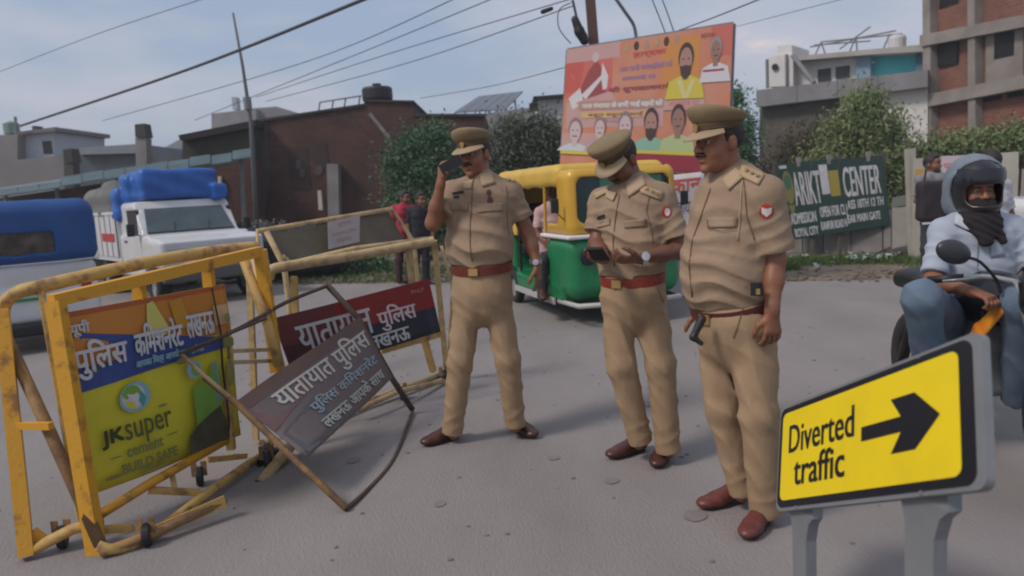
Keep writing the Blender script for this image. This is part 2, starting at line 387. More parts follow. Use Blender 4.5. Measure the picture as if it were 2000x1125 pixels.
# ------------------------------------------------------------------ people
def yawdir(yaw, pitch=0):   # yaw 0 faces the camera side (-Y); positive turns to the viewer's left; pitch down positive
    y, p = math.radians(yaw), math.radians(pitch)
    return A(-math.sin(y)*math.cos(p), -math.cos(y)*math.cos(p), -math.sin(p))
def headframe(o, yaw, pitch, roll=0):
    Y = yawdir(yaw, pitch); X = nrm(np.cross(Y, A(0, 0, 1))); Z = np.cross(X, Y)
    r = math.radians(roll); X2 = X*math.cos(r)+Z*math.sin(r); Z2 = np.cross(X2, Y); return np.array(o, float), np.stack([X2, Y, Z2], 1)
def head_prims(o, R, fat=1.0):
    p = lambda x, y, z: o+R@A(x, y, z)
    L_ = [U(ell(p(0, -.012, .03), (.077, .097, .092), R), .02), U(ell(p(0, .03, -.03), (.062*fat, .064, .085), R), .02),
          U(ell(p(0, .035, -.08), (.052*fat, .05, .036), R), .02), U(ell(p(0, .078, -.104), (.022, .018, .018), R), .015),
          U(ell(p(0, .08, .045), (.052, .02, .03), R), .02),
          U(es(p(0, .092, .012), p(0, .114, -.026), R[:, 0], (.009, .009), (.015, .012)), .008),
          U(ell(p(0, .077, .026), (.050, .019, .010), R), .01), U(ell(p(0, .091, -.056), (.026, .012, .008), R), .008),
          U(ell(p(0, .089, -.071), (.022, .012, .008), R), .008)]
    for s in (-1, 1):
        L_ += [U(ell(p(s*.036, .055, -.035), (.030*fat, .034, .034), R), .02), U(ell(p(s*.014, .104, -.030), (.010, .011, .008), R), .006),
               U(ell(p(s*.079, -.006, -.006), (.010, .021, .033), R), .006), U(ell(p(s*.074, .0, -.018), (.012, .014, .02), R), .01)]
    for s in (-1, 1): L_ += [D(ell(p(s*.032, .101, .006), (.019, .017, .012), R), .012), D(ell(p(s*.091, .002, -.002), (.006, .010, .018), R), .006)]
    return L_
def hand_prims(wr, d, n, s, curl=20, sc=1.0, spread=1.0):
    """wr wrist, d hand direction, n palm normal (fingers curl towards it), s thumb side"""
    d = nrm(d); s = nrm(np.array(s, float)-d*(np.array(s)@d)); n = np.array(n, float); n = nrm(n-d*(n@d)-s*(n@s)); wr = np.array(wr, float)
    L_ = [U(es(wr-d*.01, wr+d*.085*sc, s, (.027*sc, .02*sc), (.043*sc, .015*sc)), .02)]
    ln = [.072, .08, .075, .06]
    for i in range(4):
        b = wr+d*.082*sc+s*(.033-.0225*i)*sc*spread; a = 0; q = b
        for j, fr in enumerate((.45, .32, .23)):
            a += math.radians(curl)*(.7, 1.1, .8)[j]; e_ = nrm(d*math.cos(a)+n*math.sin(a)+s*(.05-.035*i)*spread)
            t = q+e_*ln[i]*fr*sc; L_.append(U(rc(q, t, (.0098, .009, .008)[j]*sc, (.009, .008, .0068)[j]*sc), .003)); q = t
    b = wr+d*.03*sc+s*.028*sc; m1 = b+(nrm(d*.65+s*.65+n*.35))*.042*sc; m2 = m1+nrm(d*.85+s*.2+n*.5)*.032*sc; m3 = m2+nrm(d*.9-s*.1+n*.5)*.024*sc
    L_ += [U(rc(wr+d*.015*sc, m1, .015*sc, .013*sc), .012), U(rc(m1, m2, .0125*sc, .011*sc), .004), U(rc(m2, m3, .011*sc, .0085*sc), .004)]
    return L_
def shoe(parent, heel, d, m, ln=.275, h=.006, up=0.0):
    heel = np.array(heel, float); d = nrm(A(d[0], d[1], 0)); s = A(d[1], -d[0], 0); z = A(0, 0, 1); R = np.stack([s, d, z], 1)
    q = lambda t, zz: heel+d*(t*ln)+z*zz
    pr = [U(ell(q(.16, .055), (.037, .055, .055), R, [(q(0, .012), -z)]), .02), U(es(q(.14, .085), q(.22, .05), s, (.036, .048), (.036, .05)), .02),
          U(es(q(.3, .05), q(.62, .038), s, (.037, .045), (.046, .034), [(q(0, .012), -z)]), .03), U(ell(q(.78, .032), (.045, .062, .027), R, [(q(0, .012), -z)]), .025)]
    o = obj('shoe', field(pr, h), m, parent, True)
    so_ = [U(es(q(.13, .012), q(.5, .012), s, (.036, .012), (.041, .012), [(q(0, .002), -z)]), .01), U(es(q(.5, .012), q(.82, .012), s, (.042, .012), (.040, .012), [(q(0, .002), -z)]), .01)]
    obj('sole', field(so_, h), soled, o, True); return o
def ring(c, side, upv, rx, ry, h, t=.004, a0=0, a1=360, n=40):
    s = nrm(side); u = nrm(np.array(upv)-s*(np.array(upv)@s)); f = np.cross(u, s); V = []; Fq = []
    full = (a1-a0) >= 360; k = n if full else n+1
    for i in range(k):
        a = math.radians(a0+(a1-a0)*i/n)
        for (dr, z) in ((0, -h/2), (t, -h/2), (t, h/2), (0, h/2)):
            V.append(np.array(c)+s*(rx+dr)*math.cos(a)+f*(ry+dr)*math.sin(a)+u*z)
    for i in range(n):
        j = (i+1) % k
        for q in range(4): Fq.append([i*4+q, i*4+(q+1) % 4, j*4+(q+1) % 4, j*4+q])
    return np.array(V), Fq
def cap(parent, o, R, tilt=-4):
    r = math.radians(tilt); Rx = np.array([[1, 0, 0], [0, math.cos(r), -math.sin(r)], [0, math.sin(r), math.cos(r)]]); R = R@Rx
    def loft(rs, n=40):
        V = []; Fq = []
        for (z, rx, ry, sh, oy) in rs:
            for k in range(n):
                a = 2*math.pi*k/n; y = ry*math.sin(a)+oy; V.append(o+R@A(rx*math.cos(a), y, z+sh*y))
        for i in range(len(rs)-1):
            for k in range(n): Fq.append([i*n+k, i*n+(k+1) % n, (i+1)*n+(k+1) % n, (i+1)*n+k])
        Fq.append([(len(rs)-1)*n+k for k in range(n)]); Fq.append(list(range(n))[::-1]); return np.array(V), Fq
    band = obj('cap_band', loft([(.050, .083, .102, .02, -.008), (.053, .085, .104, .02, -.008), (.078, .087, .106, .04, -.008), (.082, .085, .104, .05, -.008)]), capb, parent, True)
    crown = obj('cap_crown', loft([(.080, .085, .104, .06, -.008), (.086, .092, .111, .09, -.008), (.098, .101, .121, .14, -.006), (.110, .106, .126, .20, -.006), (.120, .107, .126, .24, -.006),
                 (.129, .102, .120, .27, -.006), (.137, .085, .100, .28, -.006), (.142, .052, .062, .28, -.006), (.144, .01, .01, .28, -.006)]), capm, parent, True)
    V = []; Fq = []; n = 24
    for i in range(n+1):
        a = math.radians(90-66+132*i/n); f = max(math.cos(math.radians(-66+132*i/n)), 0); w = .058*f**.55
        for j in range(5):
            t = j/4; x = (.086+w*t*.75)*math.cos(a); y = (.105+w*t)*math.sin(a)-.008; z = .056-.022*t*f-.008*t*t
            V.append(o+R@A(x, y, z)); V.append(o+R@A(x, y, z-.004))
    for i in range(n):
        for j in range(4):
            a = (i*5+j)*2; b = ((i+1)*5+j)*2; Fq += [[a, b, b+2, a+2], [a+1, a+3, b+3, b+1]]
        a = (i*5+4)*2; b = ((i+1)*5+4)*2; Fq.append([a, b, b+1, a+1])
    obj('cap_visor', (np.array(V), Fq), mat('visor cloth', (.36, .265, .165), .7, (.27, .19, .11), 10, .5), parent, True)
    bd = [(0, .020), (.009, .012), (.016, .014), (.012, 0), (.008, -.012), (0, -.018), (-.008, -.012), (-.012, 0), (-.016, .014), (-.009, .012)]
    pts = [o+R@A(x, .100+.006, .070+z) for x, z in bd]; obj('cap_badge', prism(pts, R@A(0, .006, 0)), gold, parent)
    st = [o+R@A((.088)*math.cos(math.radians(a)), .107*math.sin(math.radians(a))-.008, .060+.002*math.sin(math.radians(a))) for a in range(15, 166, 10)]
    obj('chin_strap', tube(st, .0035, 6), capb, parent)
def facebits(parent, o, R, mous=1.0, brow=True, h=.0035, beard=False, eyes=True):
    p = lambda x, y, z: o+R@A(x, y, z)
    if mous:
        pr = []
        for s in (-1, 1): pr += [U(es(p(s*.003, .108, -.045), p(s*.022, .098, -.049), R[:, 2], (.0075*mous, .008), (.006*mous, .007)), .004), U(rc(p(s*.022, .098, -.049), p(s*.034, .085, -.054), .006*mous, .003), .004)]
        obj('moustache', field(pr, h), hairm, parent, True)
    if brow:
        for s in (-1, 1): obj('eyebrow', tube([p(s*.014, .098, .021), p(s*.030, .094, .026), p(s*.046, .081, .021)], [.003, .0042, .002], 6), hairm, parent, True)
    if eyes:
        for s in (-1, 1):
            e_ = obj('eye', sphere(p(s*.031, .0775, .005), .0125, 12), whiteeye, parent, True)
            obj('iris', sphere(p(s*.030, .0865, .0045), .0062, 8), dark, e_, True)
    if beard:
        obj('beard', field([U(ell(p(0, .05, -.085), (.056, .052, .042), R), .02), U(ell(p(0, .07, -.1), (.03, .035, .03), R), .02), D(ell(p(0, .095, -.055), (.03, .03, .022), R), .01)], h), hairm, parent, True)
def hair(parent, o, R, full=False, m=None, h=.005):
    p = lambda x, y, z: o+R@A(x, y, z)
    if full: cut = [(p(0, .035, .03), R@nrm(A(0, 1, -.55))), (p(0, 0, -.04), R@A(0, 0, -1))]
    else: cut = [(p(0, .022, 0), R@nrm(A(0, 1, -.2))), (p(0, 0, -.055), R@nrm(A(0, .5, -1)))]
    pr = [U(ell(p(0, -.014, .032), (.0835, .102, .100 if full else .09), R, cut), .01)]
    if full: pr.append(U(ell(p(0, .02, .1), (.06, .07, .035), R), .02))
    for s in (-1, 1): pr.append(D(ell(p(s*.083, -.004, -.012), (.018, .024, .03), R), .006)) 
    obj('hair', field(pr, h, warp=lambda x, y, z: .0022*np.sin(x*180)*np.sin(y*160+1)*np.sin(z*170)), m or hairm, parent, True)
def folds(lst):
    """lst of (centre, direction, wavelength, amplitude, radius)"""
    def w(x, y, z):
        o = 0
        for c, d, wl, am, r in lst:
            d = nrm(d); u = (x-c[0])*d[0]+(y-c[1])*d[1]+(z-c[2])*d[2]; g = np.exp(-(((x-c[0])**2+(y-c[1])**2+(z-c[2])**2)/(r*r)))
            jit = .35*np.sin(x*23+z*17)+.5*np.sin(y*19-x*11)
            o = o+g*am*1.5*(1.15-2*np.abs(np.sin(u*math.pi/wl+jit))**.7)*-1
        return o+.0012*np.sin(x*41+z*13)*np.sin(z*37+y*29)
    return w

def officer(d, label, yaw, head, torso, arms, legs, shoes, mshirt=khaki, mtr=khakiT, btilt=.12, bextra=0, mbelt=beltm, fat=1.05, belt=None, hy=0, hp=0, hr=0, h=.006, msk=skin, shfold=None, trfold=None, mous=1.0, neck=None, cuts=None, shoem=shoeb, capon=True, beard=False, name='person', cat='police officer', base=None, group=None, facial=True):
    J = lambda t: P(t[0], t[1], d+(t[2] if len(t) > 2 else 0))
    F_ = yawdir(yaw); side = A(math.cos(math.radians(yaw)), -math.sin(math.radians(yaw)), 0)
    b = base if base is not None else A(J(torso[0])[0], d, 0)
    root = thing(name, label, cat, b, group=group)
    o, R = headframe(J(head), hy, hp, hr)
    tn = [(J((t[0], t[1], t[4] if len(t) > 4 else 0)), (t[2], t[3])) for t in torso]   # px,py,rx,ry,(dd)
    nb = J(neck) if neck else tn[0][0]
    # body: one continuous surface (head, neck, torso, arms, hands, legs)
    pr = [U(rc(o+R@A(0, -.02, -.04), nb+A(0, 0, -.05), .056, .066), .025)]
    for i in range(1, len(tn)-1): pr.append(U(es(tn[i][0], tn[i+1][0], side, (tn[i][1][0]*.8, tn[i][1][1]*.78), (tn[i+1][1][0]*.8, tn[i+1][1][1]*.78)), .03))
    for a in arms:
        sh, el, wr = J(a['sh']), J(a['el']), J(a['wr'])
        pr += [U(rc(tn[1][0]+(sh-tn[1][0])*.5, sh, .05, .045), .03), U(rc(sh, el, .05, .043), .03), U(es(el, el+(wr-el)*.45, np.cross(wr-el, A(.3, .2, 1)), (.043, .043), (.040, .038)), .02),
               U(es(el+(wr-el)*.4, wr, a.get('s', A(0, 1, 0)), (.040, .037), (.029, .023)), .02)]
        pr += hand_prims(wr, a.get('d', wr-el), a['n'], a['s'], a.get('curl', 20), 1.0, a.get('spread', 1))
    for l in legs:
        hp_, kn, an = J(l[0]), J(l[1]), J(l[2]); pr += [U(rc(hp_, kn, .075, .052), .03), U(rc(kn, an, .05, .04), .02), U(rc(an, an+A(0, 0, -.05), .038, .034), .02)]
    pr += head_prims(o, R, fat)
    obj('body', field(pr, h*.85), msk, root, True)
    # shirt
    ub = nrm(A(0, 0, 1)+F_*btilt); scut = [(tn[-1][0]+A(0, 0, .012), -ub)]
    sp = [U(es(tn[i][0], tn[i+1][0], side, tn[i][1], tn[i+1][1], scut if i > 1 else None), .045) for i in range(len(tn)-1)]
    for a in arms:
        sh, el = J(a['sh']), J(a['el']); se = J(a['se']) if 'se' in a else sh+(el-sh)*.8; dd_ = nrm(se-sh)
        rr = a.get('r', (.074, .07)); sp += [U(rc(tn[1][0]+(sh-tn[1][0])*.55, sh, .07, rr[0]), .05), U(rc(sh, se+dd_*.03, rr[0], rr[1], [(se, dd_)]), .03)]
    fl = list(shfold or []); wst = tn[-1][0]
    for i, t in enumerate(tn[2:]): fl.append((t[0]+F_*.1, A(.25, 0, 1), .10, .004, .16))
    for a in arms:
        sh, el = J(a['sh']), J(a['el']); fl.append((sh+(el-sh)*.6, A(.5, .2, 1) if a is arms[0] else A(-.5, .2, 1), .055, .004, .11)); fl.append((sh+A(0, 0, -.08), A(1, 0, .8), .07, .004, .10))
    shirt = obj('shirt', field(sp, h, folds(fl)), mshirt, root, True)
    # trousers
    wt = belt if belt else (torso[-1][0], torso[-1][1]+2, torso[-1][2]-.012, torso[-1][3]-.012)
    wc = J((wt[0], wt[1], torso[-1][4] if len(torso[-1]) > 4 else 0)); hc = (J(legs[0][0])+J(legs[1][0]))/2
    tp = [U(es(wc+A(0, 0, -.005), hc+A(0, 0, .05), side, (wt[2], wt[3]), (wt[2]+.008, wt[3]+.005), [(wc+A(0, 0, .018), ub)]), .04), U(es(hc+A(0, 0, .06), hc+A(0, 0, -.02), side, (wt[2]+.008, wt[3]+.005), (wt[2]-.01, wt[3]-.01)), .04)]
    fl = []
    for l in legs:
        hp_, kn, an = J(l[0]), J(l[1]), J(l[2]); ra = l[3]; dn = nrm(an-kn)
        tp += [U(rc(hp_, kn, ra[0], ra[1]), .035), U(rc(kn, an+dn*.09, ra[1], ra[2], [(an+dn*.045, dn)]), .03)]
        fl += [(kn, A(.9, 0, 1), .08, .0035, .12), (an+A(.02, 0, .05), A(-.5, .2, 1), .07, .005, .07), ((hp_+kn)/2, A(1, 0, .35), .09, .004, .2), ((kn+an)/2, A(.8, 0, .6), .08, .004, .14), (hp_, A(.5, 0, 1), .08, .004, .12)]
    fl += list(trfold or [])
    tro = obj('trousers', field(tp, h, folds(fl)), mtr, root, True)
    for t, heel, dr in shoes: shoe(root, heel, dr, shoem)
    if mbelt:
        bz = nrm(tn[-2][0]-tn[-1][0]); bc = wc+A(0, 0, -.012)
        be = obj('belt', ring(bc, side, ub, wt[2]+.012+bextra, wt[3]+.012+bextra, .05), mbelt, root)
        f = bc+(F_-A(0, 0, btilt))*(wt[3]+.018+bextra); obj('buckle', box(f, (.055, .008, .04), np.stack([side, F_, A(0, 0, 1)], 1)), gold, be)
    if capon: cap(root, o, R)
    if facial: facebits(root, o, R, mous, beard=beard); hair(root, o, R, not capon)
    mk = lambda ob: BVHTree.FromPolygons([Vector(np.array(v.co)+b) for v in ob.data.vertices], [list(p.vertices) for p in ob.data.polygons])
    return dict(root=root, o=o, R=R, shirt=shirt, bvh=mk(shirt), tb=mk(tro), d=d, F=F_, side=side, b=b, J=J, wc=wc)
C0 = A(0, 0, CH)
def deco(fg, name, pts, m, thick=.002, bv='bvh', par='root', grid=False):
    """polygon given in photo pixels, laid on the garment from the viewer's side"""
    tg = [P(x, y, fg['d']) for x, y in pts]; ctr = np.mean(tg, 0); tg = [ctr]+tg
    d = nrm(ctr-C0); v = patch(fg[bv], C0, tg, thick, None)
    if v is None: return None
    n = len(pts); V = np.array(v); back = V+d*.006
    Fq = [[0, i+1, (i+1) % n+1] for i in range(n)]+[[i+1, n+1+i+1, n+1+(i+1) % n+1, (i+1) % n+1] for i in range(n)]
    return obj(name, (np.concatenate([V, back]), Fq), m, fg[par] if isinstance(par, str) else par)
def dline(fg, name, pts, m, r=.003, bv='bvh', par='root', off=.002):
    pp = []
    for i in range(len(pts)-1):
        for k in range(5): pp.append((pts[i][0]+(pts[i+1][0]-pts[i][0])*k/5, pts[i][1]+(pts[i+1][1]-pts[i][1])*k/5))
    pp.append(pts[-1]); v = patch(fg[bv], C0, [P(x, y, fg['d']) for x, y in pp], off)
    if v is None: return None
    return obj(name, tube(v, r, 5), m, fg[par] if isinstance(par, str) else par, True)
def dquad(fg, name, a, b, c, d_, m, bv='bvh', nx=5, ny=4, off=.003):
    """grid patch following the garment; corners tl,tr,br,bl in photo pixels"""
    g = []
    for j in range(ny+1):
        for i in range(nx+1):
            u, v = i/nx, j/ny; g.append(((1-v)*((1-u)*a[0]+u*b[0])+v*((1-u)*d_[0]+u*c[0]), (1-v)*((1-u)*a[1]+u*b[1])+v*((1-u)*d_[1]+u*c[1])))
    v = patch(fg[bv], C0, [P(x, y, fg['d']) for x, y in g], off)
    if v is None: return None
    V = np.array(v); B = V+nrm(V.mean(0)-C0)*.005; k = (nx+1)*(ny+1); Fq = []
    for j in range(ny):
        for i in range(nx): q = j*(nx+1)+i; Fq.append([q, q+nx+1, q+nx+2, q+1])
    bd = [i for i in range(nx+1)]+[(j+1)*(nx+1)-1 for j in range(1, ny+1)]+[ny*(nx+1)+i for i in range(nx-1, -1, -1)]+[j*(nx+1) for j in range(ny-1, 0, -1)]
    for i in range(len(bd)): Fq.append([bd[i], bd[(i+1) % len(bd)], bd[(i+1) % len(bd)]+k, bd[i]+k])
    return obj(name, (np.concatenate([V, B]), Fq), m, fg['root'], True)
def disc(cx, cy, rx, ry, n=14): return [(cx+rx*math.cos(2*math.pi*i/n), cy+ry*math.sin(2*math.pi*i/n)) for i in range(n)]

def people_main():
    # first officer, on the phone
    o1 = officer(4.42, 'officer in khaki uniform holding a black phone to his mouth, legs apart beside the barricades', 18, (927, 303, 0),
        [(944, 352, .075, .07), (940, 372, .155, .095), (938, 402, .185, .12), (937, 442, .185, .138), (936, 480, .192, .158), (941, 514, .178, .145)],
        [dict(sh=(884, 380, 0), el=(846, 436, -.1), wr=(861, 358, -.17), se=(862, 418, -.07), r=(.075, .073), d=A(.10, .0, 1), n=A(.8, .5, -.1), s=A(.35, -.8, 0), curl=38),
         dict(sh=(995, 376, 0), el=(1031, 455, .03), wr=(1049, 515, -.03), se=(1019, 428, .02), r=(.07, .073), d=A(.03, -.05, -1), n=A(-1, 0, 0), s=A(-.3, -1, 0), curl=16)],
        [((915, 590), (899, 705, -.04), (885, 832, 0), (.090, .074, .061)), ((970, 590), (992, 703, -.04), (1005, 818, 0), (.090, .074, .060))],
        [(0, G(899, 853), A(-.8, -.6, 0)), (0, G(1001, 838), A(.5, -.85, 0))], hy=30, hp=4, hr=-4, mbelt=beltm)
    # phone
    zz = nrm(A(.85, -.12, .42)); yy = nrm(A(-.1, -1, 0)-zz*(A(-.1, -1, 0)@zz)); phR = np.stack([np.cross(yy, zz), yy, zz], 1)
    ph = solo('mobile_phone', box(P(881, 322, 4.2), (.060, .022, .125), phR), blackg, 'black mobile phone held to the mouth of the officer by the barricades', 'mobile phone')
    deco(o1, 'name_plate', [(883, 376), (905, 372), (906, 377), (884, 381)], dark); deco(o1, 'name_plate', [(885, 384), (897, 382), (898, 386), (886, 388)], dark)
    deco(o1, 'badge', disc(955, 376, 5, 6), beltb); deco(o1, 'badge', disc(957, 393, 6, 8), beltb); deco(o1, 'badge', disc(956, 385, 2.5, 6), beltb)
    dquad(o1, 'pocket_flap', (930, 398), (985, 396), (984, 412), (931, 416), khaki, off=.004); dquad(o1, 'pocket_flap', (880, 394), (915, 396), (914, 412), (880, 410), khaki, off=.004)
    dline(o1, 'placket', [(923, 365), (921, 400), (918, 440), (918, 480), (922, 510)], khakiD, .0025)
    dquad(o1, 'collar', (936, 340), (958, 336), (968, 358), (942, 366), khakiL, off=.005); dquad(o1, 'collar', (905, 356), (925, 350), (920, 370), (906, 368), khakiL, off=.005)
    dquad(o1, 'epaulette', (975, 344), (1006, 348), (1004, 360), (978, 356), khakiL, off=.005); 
    for x in (984, 992, 1000): deco(o1, 'rank_star', disc(x, 350+(x-984)*.2, 3, 2.5, 6), gold, .012)
    dline(o1, 'seam', [(988, 362), (992, 390), (990, 420), (994, 460)], khakiD, .002)
    w = P(1046, 511, 4.39); obj('wrist_watch', ring(w, A(1, 0, 0), A(.2, -.1, 1), .032, .028, .02, .004), silver, o1['root'])
    obj('watch_face', lathe(w+A(.0, -.034, .0), A(0, -1, .1), [(.0, 0), (.017, 0), (.017, .006), (0, .007)], 16), silver, o1['root'])
    # second officer, bent over his phone
    o2 = officer(3.92, 'officer looking down at the phone in both hands, between the other two officers', 42, (1211, 313, 0),
        [(1243, 362, .078, .075, .02), (1240, 384, .155, .1), (1237, 415, .185, .125), (1234, 455, .185, .14), (1232, 495, .187, .15), (1235, 535, .172, .142)],
        [dict(sh=(1178, 396, .08), el=(1166, 478, 0), wr=(1178, 506, -.22), se=(1166, 455, .03), d=A(-.35, -.8, .05), n=A(.3, -.2, 1), s=A(-.9, .3, .1), curl=34),
         dict(sh=(1290, 388, -.05), el=(1325, 490, -.12), wr=(1252, 505, -.30), se=(1318, 468, -.1), r=(.074, .082), d=A(-1, -.25, .0), n=A(-.1, .3, 1), s=A(-.25, -.8, .3), curl=30)],
        [((1207, 590), (1213, 712, -.03), (1248, 848, .02), (.090, .076, .063)), ((1267, 590), (1290, 712, -.05), (1304, 866, -.05), (.092, .078, .064))],
        [(0, G(1262, 878), A(-.86, -.5, 0)), (0, G(1304, 885), A(-.42, -.9, 0))], hy=50, hp=38, mbelt=mat('red maroon belt', (.26, .035, .02), .5, (.16, .02, .015), 12, .5), neck=(1242, 368, .02), msk=skin2)
    solo('mobile_phone', box(P(1168, 496, 3.52), (.072, .14, .012), np.stack([nrm(A(.9, -.4, 0)), nrm(A(-.35, -.9, .5)), nrm(np.cross(nrm(A(.9, -.4, 0)), nrm(A(-.35, -.9, .5))))], 1)), mat('phone case', (.012, .012, .014), .6, spec=.2), 'dark mobile phone held low in both hands by the officer looking down', 'mobile phone')
    deco(o2, 'sleeve_badge', disc(1302, 414, 10, 12), red); deco(o2, 'sleeve_badge', disc(1303, 414, 5.5, 8), white, .005)
    deco(o2, 'name_plate', [(1166, 424), (1181, 418), (1182, 424), (1167, 430)], dark); deco(o2, 'name_plate', [(1164, 437), (1182, 431), (1182, 435), (1165, 442)], khakiL)
    dquad(o2, 'pocket_flap', (1165, 432), (1192, 426), (1192, 440), (1166, 446), khaki, off=.004); dquad(o2, 'pocket_flap', (1218, 432), (1262, 426), (1262, 442), (1220, 446), khaki, off=.004)
    dline(o2, 'placket', [(1210, 380), (1203, 420), (1197, 470), (1200, 520)], khakiD, .0025)
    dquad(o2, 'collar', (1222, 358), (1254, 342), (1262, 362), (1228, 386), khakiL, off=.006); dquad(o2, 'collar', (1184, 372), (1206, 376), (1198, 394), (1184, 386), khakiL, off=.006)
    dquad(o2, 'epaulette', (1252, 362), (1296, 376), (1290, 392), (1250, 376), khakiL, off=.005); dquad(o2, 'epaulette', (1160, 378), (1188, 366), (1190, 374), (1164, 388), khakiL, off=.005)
    for x, y in ((1262, 368), (1272, 373), (1282, 378)): deco(o2, 'rank_star', disc(x, y, 3.4, 3, 6), gold, .012)
    dline(o2, 'seam', [(1268, 384), (1262, 410), (1272, 450), (1276, 476)], khakiD, .002)
    w = P(1259, 505, 3.60); obj('wrist_watch', ring(w, A(0, 1, .2), A(1, .2, 0), .033, .030, .024, .005), silver, o2['root'])
    obj('watch_face', lathe(w+A(0, -.032, .012), A(0, -1, .35), [(0, 0), (.02, 0), (.02, .007), (0, .008)], 16), silver, o2['root'])
    dline(o2, 'trouser_pocket', [(1282, 560), (1296, 590)], khakiD, .002, 'tb')
    # third officer in profile
    o3 = officer(3.2, 'heavy officer in profile, arms at his sides, dark brown belt and red brown shoes', 58, (1404, 278, 0),
        [(1433, 343, .066, .068, .02), (1434, 368, .15, .108, .02), (1432, 408, .19, .135, .02), (1424, 460, .188, .152, .02), (1417, 512, .19, .170, .02), (1420, 552, .188, .172, .02), (1432, 582, .176, .154, .02)],
        [dict(sh=(1392, 384, .2), el=(1374, 500, .25), wr=(1372, 600, .18), d=A(-.05, -.1, -1), n=A(.3, 1, 0), s=A(-.8, -.4, 0), curl=18),
         dict(sh=(1493, 382, -.12), el=(1513, 505, -.12), wr=(1508, 606, -.2), se=(1512, 492, -.12), r=(.078, .084), d=A(-.02, -.08, -1), n=A(.3, 1, 0), s=A(-.85, -.35, 0), curl=24)],
        [((1405, 655, .07), (1412, 800, .05), (1448, 945, .06), (.096, .074, .060)), ((1470, 655, -.08), (1482, 810, -.12), (1494, 985, -.1), (.100, .080, .064))],
        [(0, G(1462, 975), A(-.95, -.35, 0)), (0, G(1500, 1012), A(-.62, -.78, 0))], hy=66, hp=2, mbelt=beltb, btilt=.30, bextra=.016, fat=1.12, shoem=shoer, h=.006, shfold=[(P(1400, 560, 3.1), A(.3, 0, 1), .07, .005, .15)])
    deco(o3, 'sleeve_badge', disc(1497, 413, 14, 15), red); deco(o3, 'sleeve_badge', [(1487, 405), (1497, 408), (1507, 405), (1506, 416), (1497, 424), (1488, 416)], white, .005)
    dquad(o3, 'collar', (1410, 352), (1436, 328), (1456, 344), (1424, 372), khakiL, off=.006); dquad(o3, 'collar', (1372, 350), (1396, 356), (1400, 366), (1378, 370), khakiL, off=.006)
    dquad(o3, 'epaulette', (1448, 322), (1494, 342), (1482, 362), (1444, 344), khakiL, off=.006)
    for x, y in ((1458, 334), (1469, 340), (1480, 345)): deco(o3, 'rank_star', disc(x, y, 4.2, 3.6, 6), gold, .014)
    dline(o3, 'seam', [(1452, 350), (1456, 380), (1458, 420), (1474, 470)], khakiD, .0022)
    dline(o3, 'placket', [(1388, 368), (1370, 420), (1352, 470), (1346, 520), (1352, 580)], khakiD, .003)
    dquad(o3, 'pocket_flap', (1382, 424), (1440, 424), (1438, 444), (1384, 446), khaki, off=.005); dline(o3, 'pocket_edge', [(1382, 428), (1384, 447), (1410, 452), (1438, 446)], khakiD, .0016, off=.007)
    dline(o3, 'whistle_cord', [(1450, 352), (1446, 400), (1444, 440), (1440, 470)], khakiL, .003)
    dline(o3, 'trouser_pocket', [(1452, 600), (1440, 640), (1432, 660)], khakiD, .002, 'tb')
    hp_ = P(1478, 565, 2.98); obj('belt_pouch', box(hp_, (.036, .03, .05), np.stack([o3['side'], o3['F'], A(0, 0, 1)], 1)), dark, o3['root']); obj('pouch_clip', box(hp_+A(-.005, -.03, -.005), (.014, .008, .022)), gold, o3['root'])
    hb = P(1357, 648, 3.05)
    obj('baton_grip', field([U(rc(hb+A(.03, 0, .05), hb+A(-.01, -.01, -.02), .018, .014), .01), U(rc(hb+A(-.01, -.01, -.02), hb+A(.02, -.02, -.045), .013, .01), .01)], .005), dark, o3['root'], True)
people_main()

# ------------------------------------------------------------------ ground, road
roadm = mat('dusty road', (.262, .238, .228), .9, (.195, .178, .172), 1.1, .9, .6, 75, detail=10, stretch=(1, .4, 1))
dirtm = mat('dry dirt', (.23, .185, .14), .95, (.13, .105, .08), 1.6, .9, .6, 14, dist=.05)
grassm = mat('grass blades', (.05, .10, .022), .8, island=(.10, .15, .04))
leafG = mat('leaf green', (.03, .085, .036), .7, island=(.085, .18, .075))
leafL = mat('leaf light', (.085, .125, .045), .7, island=(.24, .29, .12))
leafB = mat('leaf dull', (.05, .065, .04), .75, island=(.13, .15, .10))
barkm = mat('bark', (.09, .065, .045), .9, (.05, .04, .03), 12, .7)
concm = mat('grey concrete', (.27, .26, .25), .9, (.16, .15, .145), 2.2, .8, .3, 30)
concd = mat('old dark plaster', (.12, .11, .095), .95, (.055, .05, .042), 1.1, .9, .3, 20, detail=8)
plast = mat('pale plaster', (.72, .71, .68), .9, (.52, .51, .48), 1.0, .7, .2, 30)
concs = mat('concrete frame', (.30, .27, .245), .9, (.18, .16, .14), 1.5, .8, .3, 30)
brickD = brickmat('dark brick', (.13, .050, .036), (.085, .036, .028), (.07, .055, .048), (.035, .022, .018), 1., .8)
brickR = brickmat('red brick', (.27, .10, .062), (.20, .075, .05), (.20, .15, .12), (.12, .06, .045), 1., .6)
winD = mat('dark opening', (.008, .008, .009), .6)
cyan = mat('cyan paint', (.10, .50, .55), .8, (.07, .34, .38), 1.5, .5)
bluew = mat('pale blue wall', (.22, .34, .42), .85, (.18, .28, .36), 1.5, .5)
metalg = mat('grey galvanised', (.20, .21, .22), .6, (.12, .12, .12), 6, .5)
